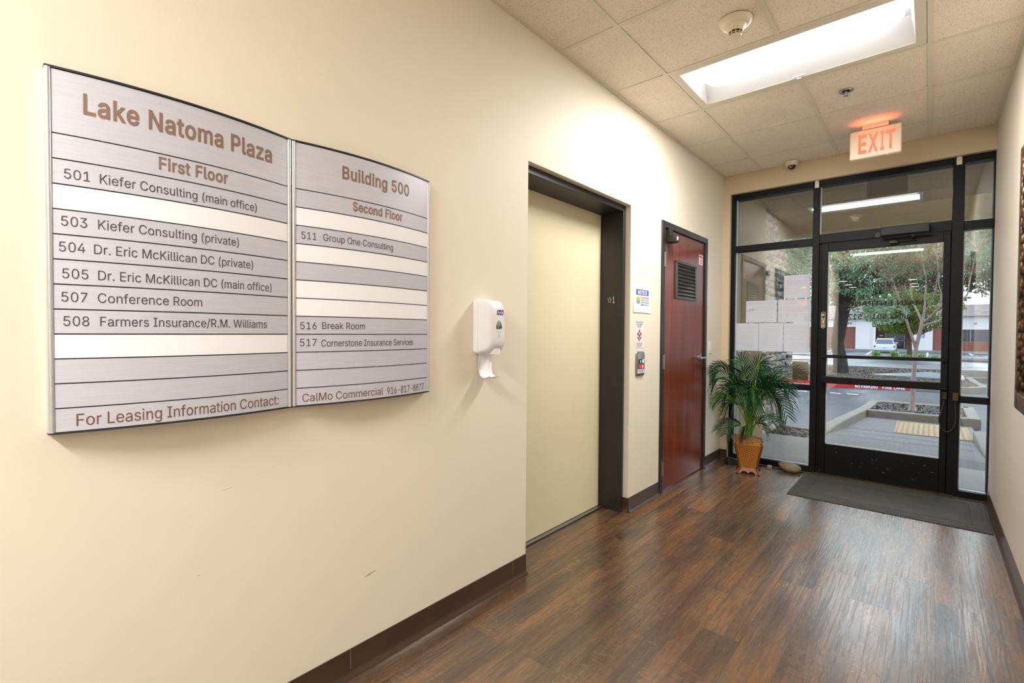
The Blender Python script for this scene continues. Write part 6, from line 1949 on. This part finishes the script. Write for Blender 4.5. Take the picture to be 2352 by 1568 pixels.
# ------------------------------------------------------------------- parked car
sx, sy, sg = K(-1.02, 47, -.17)
cr = thing('parked_car', (sx, sy, sg), 'white estate car parked nose in before the far building', 'car')
m_car = plain('white_car_paint', lin(200, 202, 210), .2, var=.01)
m_cglass = plain('dark_car_glass', lin(58, 64, 80), .06, spec=.9, var=.1)
a = MB()


def csec(y, hw, z0, z1, r0=.08):
    return [(sx - hw + r0, y, sg + z0), (sx + hw - r0, y, sg + z0), (sx + hw, y, sg + z0 + r0), (sx + hw, y, sg + z1 - r0), (sx + hw - r0, y, sg + z1), (sx - hw + r0, y, sg + z1), (sx - hw, y, sg + z1 - r0), (sx - hw, y, sg + z0 + r0)]


loft(a, [csec(sy, .86, .34, .74), csec(sy + .05, .94, .30, .98), csec(sy + .16, .97, .28, 1.06), csec(sy + 3.6, .97, .28, 1.05), csec(sy + 4.6, .94, .30, .98), csec(sy + 5.0, .80, .34, .80)])
body = a.build('body', m_car, cr, bevel=.02)
a = MB(); cab = []
for y, hb, ht, zb, zt in ((sy + .12, .88, .74, 1.02, 1.06), (sy + .34, .90, .72, 1.02, 1.66), (sy + .5, .90, .73, 1.02, 1.70), (sy + 3.0, .90, .73, 1.02, 1.70), (sy + 3.7, .88, .72, 1.02, 1.10)):
    cab.append([(sx - hb, y, sg + zb), (sx + hb, y, sg + zb), (sx + ht, y, sg + zt), (sx - ht, y, sg + zt)])
loft(a, cab); a.build('cabin', m_car, cr, bevel=.03)
a = MB(); a.add([(sx - .80, sy + .095, sg + 1.09), (sx + .80, sy + .095, sg + 1.09), (sx + .69, sy + .315, sg + 1.60), (sx - .69, sy + .315, sg + 1.60), (sx - .80, sy + .14, sg + 1.09), (sx + .80, sy + .14, sg + 1.09), (sx + .69, sy + .36, sg + 1.60), (sx - .69, sy + .36, sg + 1.60)],
                 [(0, 1, 2, 3), (4, 7, 6, 5), (0, 4, 5, 1), (1, 5, 6, 2), (2, 6, 7, 3), (3, 7, 4, 0)])
a.build('rear_window', m_cglass, cr)
for s in (-1, 1):
    a = MB()
    for y0_, y1_ in ((.62, 1.45), (1.55, 2.35), (2.45, 3.2)):
        a.add([(sx + s * .912, sy + y0_, sg + 1.08), (sx + s * .912, sy + y1_, sg + 1.08), (sx + s * .765, sy + y1_ - .05, sg + 1.60), (sx + s * .765, sy + y0_ + .05, sg + 1.60)], [(0, 1, 2, 3) if s > 0 else (3, 2, 1, 0)])
    a.build('side_windows', m_cglass, cr)
    a = MB(); a.box(sx + s * .98 - .10, sx + s * .98 + .10, sy + 3.1, sy + 3.2, sg + 1.10, sg + 1.24); a.build('wing_mirror', m_car, cr, bevel=.02)
    a = MB(); a.box(sx + s * .70 - .02, sx + s * .70 + .02, sy + .6, sy + 2.9, sg + 1.71, sg + 1.76); a.build('roof_rail', m_steel, cr, bevel=.01)
    for z in (.86, .72):
        a = MB(); a.box(sx + s * .90 - .075, sx + s * .90 + .075, sy + .0, sy + .12, sg + z - .05, sg + z + .05); a.build('tail_light', plain('tail_lamp', lin(150, 24, 34), .2), cr, bevel=.01)
    for y in (.95, 4.0):
        a = MB(); a.lathe([(0, -.11), (.28, -.11), (.34, -.08), (.34, .08), (.28, .11), (0, .11)], (sx + s * .86, sy + y, sg + .34), 'x', 22)
        wl = a.build('wheel', plain('tyre', lin(22, 22, 24), .7), cr, smooth=True)
        a = MB(); a.lathe([(0, 0), (.21, 0), (.19, .012), (0, .02)], (sx + s * .96, sy + y, sg + .34), 'x', 16); a.build('hubcap', m_steel, wl)
a = MB(); a.box(sx - .92, sx + .92, sy - .07, sy + .10, sg + .32, sg + .62); a.build('rear_bumper', m_car, cr, bevel=.04)
a = MB(); a.box(sx - .74, sx + .74, sy - .005, sy + .06, sg + .625, sg + .65); a.build('tailgate_line', plain('car_seam', lin(98, 100, 116), .5), cr)
a = MB(); a.box(sx - .17, sx + .17, sy - .078, sy - .07, sg + .47, sg + .60); a.build('number_plate', plain('plate_grey', lin(186, 190, 206), .4), cr)
a = MB(); a.box(sx - .13, sx + .13, sy + .0, sy + .05, sg + .665, sg + .70); a.build('tailgate_handle', m_steel, cr, bevel=.005)
for s in (-.62, .60):
    a = MB(); a.lathe([(.02, -.03), (.05, -.03), (.05, .12), (.02, .12)], (sx + s, sy - .05, sg + .30), 'y', 12, 1.4, .7); a.build('exhaust', m_steel, cr)

# ------------------------------------------------------------------- building across the car park
bd = thing('office_building', (0, 78, -.64), 'low white and brick office building across the car park', 'building')
m_br = mat_brick('red_brick', lin(138, 78, 64), lin(122, 66, 54), lin(138, 108, 96), 3.2)
m_wh = plain('white_render', lin(212, 203, 200), .8, var=.015)
m_rf = plain('pale_roof_tile', lin(140, 124, 118), .8, var=.15, scale=3)
m_win = plain('dark_window_glass', lin(62, 62, 66), .1, spec=.7, var=.2)
m_fr = plain('grey_door_frame', lin(110, 106, 112), .5)
m_maroon = plain('maroon_brick', lin(74, 48, 48), .8, var=.1)


def pb_(mb, x0, x1, z0, z1, y0=52, d=.4):
    p, q = K(x0, y0, z0), K(x1, y0, z1)
    mb.box(p[0], q[0], p[1], p[1] + d, p[2], q[2])
    return mb


a = MB(); pb_(a, -20, -3.33, 0, 1.92); pb_(a, 1.80, 3.2, 0, 1.92); pb_(a, 3.2, 22, 0, .71); a.build('brick_wall', m_br, bd)
a = MB(); pb_(a, -20, -3.33, 1.92, 2.62, 51.9); pb_(a, -3.33, -2.0, 0, 2.62, 51.85); pb_(a, -2.0, .46, 1.9, 2.62, 51.9); pb_(a, .46, 1.80, 0, 2.62, 51.85); pb_(a, 1.8, 3.2, 1.92, 2.75, 51.9); pb_(a, 3.2, 22, 1.70, 2.78, 51.9); pb_(a, -2.24, -2.20, 0, 1.9, 51.80, .1)
a.build('white_wall', m_wh, bd)
a = MB()
for x0, x1, zb, zt in ((-20, 3.2, 2.62, 3.9), (3.2, 22, 2.78, 3.75)):
    p0, p1 = K(x0, 51.6, zb), K(x1, 51.6, zb); q0, q1 = K(x0, 53.6, zt), K(x1, 53.6, zt)
    for i in range(9):
        u0, u1 = i / 9, (i + 1) / 9
        f_ = lambda P, Q, u: Vector(P) * (1 - u) + Vector(Q) * u
        lift = Vector((0, -.03, .06))
        a.add([f_(p0, q0, u0) + lift, f_(p1, q1, u0) + lift, f_(p1, q1, u1), f_(p0, q0, u1), f_(p0, q0, u0), f_(p1, q1, u0)], [(0, 1, 2, 3), (4, 5, 1, 0)])
a.build('roof', m_rf, bd)
a = MB(); pb_(a, -2.0, -1.30, 0, 1.9, 53, .3); pb_(a, .02, .46, 0, 1.9, 53, .3); pb_(a, -1.30, .02, 1.62, 1.9, 53, .3); a.build('entry_wall', m_maroon, bd)
a = MB(); pb_(a, -2.0, .46, -.02, .02, 52, 1.6); a.build('entry_floor', m_conc, bd)
dr_ = MB()
for q in ((-1.32, -1.24, 0, 1.62), (-.70, -.60, 0, 1.62), (-.04, .04, 0, 1.62), (-1.32, .04, 1.56, 1.62), (-1.32, .04, 0, .08), (-1.32, .04, .72, .78)):
    pb_(dr_, q[0], q[1], q[2], q[3], 52.96, .1)
dd_ = dr_.build('entrance_doors', m_fr, bd)
a = MB(); pb_(a, -1.24, -.70, .08, 1.56, 53.0, .05); pb_(a, -.60, -.04, .08, 1.56, 53.0, .05); a.build('door_glass', plain('door_dark_glass', lin(34, 28, 34), .08, spec=.7), dd_)
for i, (x0, x1) in enumerate(((3.25, 4.02), (4.06, 5.5), (5.54, 7.0), (7.04, 9))):
    a = MB(); pb_(a, x0, x1, .71, 1.70, 52.05, .1); wn_ = a.build('window', m_win, bd)
    a = MB(); pb_(a, x0 - .03, x0, .71, 1.70, 52.0, .1); pb_(a, x0, x1, .71, .75, 52.0, .1); a.build('window_frame', m_fr, wn_)
a = MB(); pb_(a, -20, 22, -.17, 0.0, 51.2, 1.4); a.build('footway', m_conc, bd)
text_mb(a := MB(), '77', K(-3.92, 51.85, 0)[0], K(-3.60, 51.85, 0)[0], K(0, 52, 2.15)[2], .24, lambda u, v: (u, K(0, 51.88, 0)[1] - .01, v), .03)
a.build('street_number', m_dark, bd)
p = K(1.20, 51.84, 1.2)
hb = MB().box(p[0] - .13, p[0] + .13, p[1] - .02, p[1], p[2] - .24, p[2] + .24).build('parking_sign', decal('sign_blue', lin(30, 112, 190)), bd)
a = MB(); y_ = p[1] - .022
a.add([(p[0] - .02 + .035 * math.cos(q), y_, p[2] + .14 + .035 * math.sin(q)) for q in [6.283 * i / 12 for i in range(12)]], [tuple(range(11, -1, -1))])
a.quad((p[0] - .045, y_, p[2] - .02), (p[0] - .01, y_, p[2] - .02), (p[0] - .01, y_, p[2] + .10), (p[0] - .045, y_, p[2] + .10)); a.quad((p[0] - .01, y_, p[2] - .02), (p[0] + .07, y_, p[2] - .02), (p[0] + .07, y_, p[2] + .01), (p[0] - .01, y_, p[2] + .01))
for i in range(12):
    q0, q1 = 2.2 + 4.2 * i / 12, 2.2 + 4.2 * (i + 1) / 12
    a.add([(p[0] - .01 + r_ * math.cos(q), y_, p[2] - .07 + r_ * math.sin(q)) for r_, q in ((.075, q0), (.075, q1), (.098, q1), (.098, q0))], [(0, 1, 2, 3)])
a.build('wheelchair_symbol', m_paper, hb)
a = MB(); pb_(a, -1.72, -1.50, 1.155, 1.205, 52.97, .02); a.build('door_notice', m_paper, bd)
a = MB(); pb_(a, .16, .27, 1.05, 1.14, 52.97, .02); a.build('window_notice', plain('pale_blue_card', lin(190, 204, 240), .5), bd)
a = MB(); q = K(4.3, 51.8, 2.25); a.lathe([(0, 0), (.10, 0), (.13, -.12), (0, -.12)], (q[0], q[1] + .0, q[2]), 'z', 12); a.build('wall_lamp', m_fr, bd)
a = MB(); q = K(-3.62, 51.7, 0); a.tube([(q[0], q[1], q[2]), (q[0], q[1], q[2] + .32), (q[0] + .1, q[1], q[2] + .32)], .03, 8); a.lathe([(0, 0), (.06, 0), (.06, .05), (0, .05)], (q[0], q[1], q[2] + .36), 'z', 10); a.build('standpipe', m_fr, bd)
# bollards near the bay
for i, (x, z_) in enumerate(((.05, 0), (1.52, 0))):
    q = K(x, 41.5, -.17)
    a = MB(); a.lathe([(0, 0), (.075, 0), (.075, .36), (.05, .42), (0, .43)], (q[0], q[1], -.896), 'z', 12)
    tag(a.build('bollard', m_white, smooth=True), ('short white post beside the street tree trunk, left of the bare tree' , 'short white post in the car park right of the bare tree')[i], 'bollard')

# picnic table beyond the pier
pt = thing('picnic_table', (-2.35, 22.6, -.06), 'dark picnic table with benches on the mulch beyond the stone pier', 'picnic table')
m_tb = plain('weathered_table', lin(150, 140, 128), .8, var=.15, scale=8)
a = MB(); a.box(-3.3, -1.55, 22.2, 22.95, .42, .47); a.build('table_top', m_tb, pt)
for y in (21.75, 23.4):
    a = MB(); a.box(-3.3, -1.55, y - .13, y + .13, .17, .21); a.build('bench', m_tb, pt)
for x in (-3.0, -1.85):
    for s in (-1, 1):
        a = MB(); a.tube([(x, 22.58 + s * .62, -.06), (x, 22.58 - s * .20, .42)], .035, 6); a.build('leg', plain('dark_table_leg', lin(36, 36, 40), .5), pt)
    a = MB(); a.box(x - .03, x + .03, 21.7, 23.45, .12, .17); a.build('cross_bar', plain('dark_table_bar', lin(36, 36, 40), .5), pt)
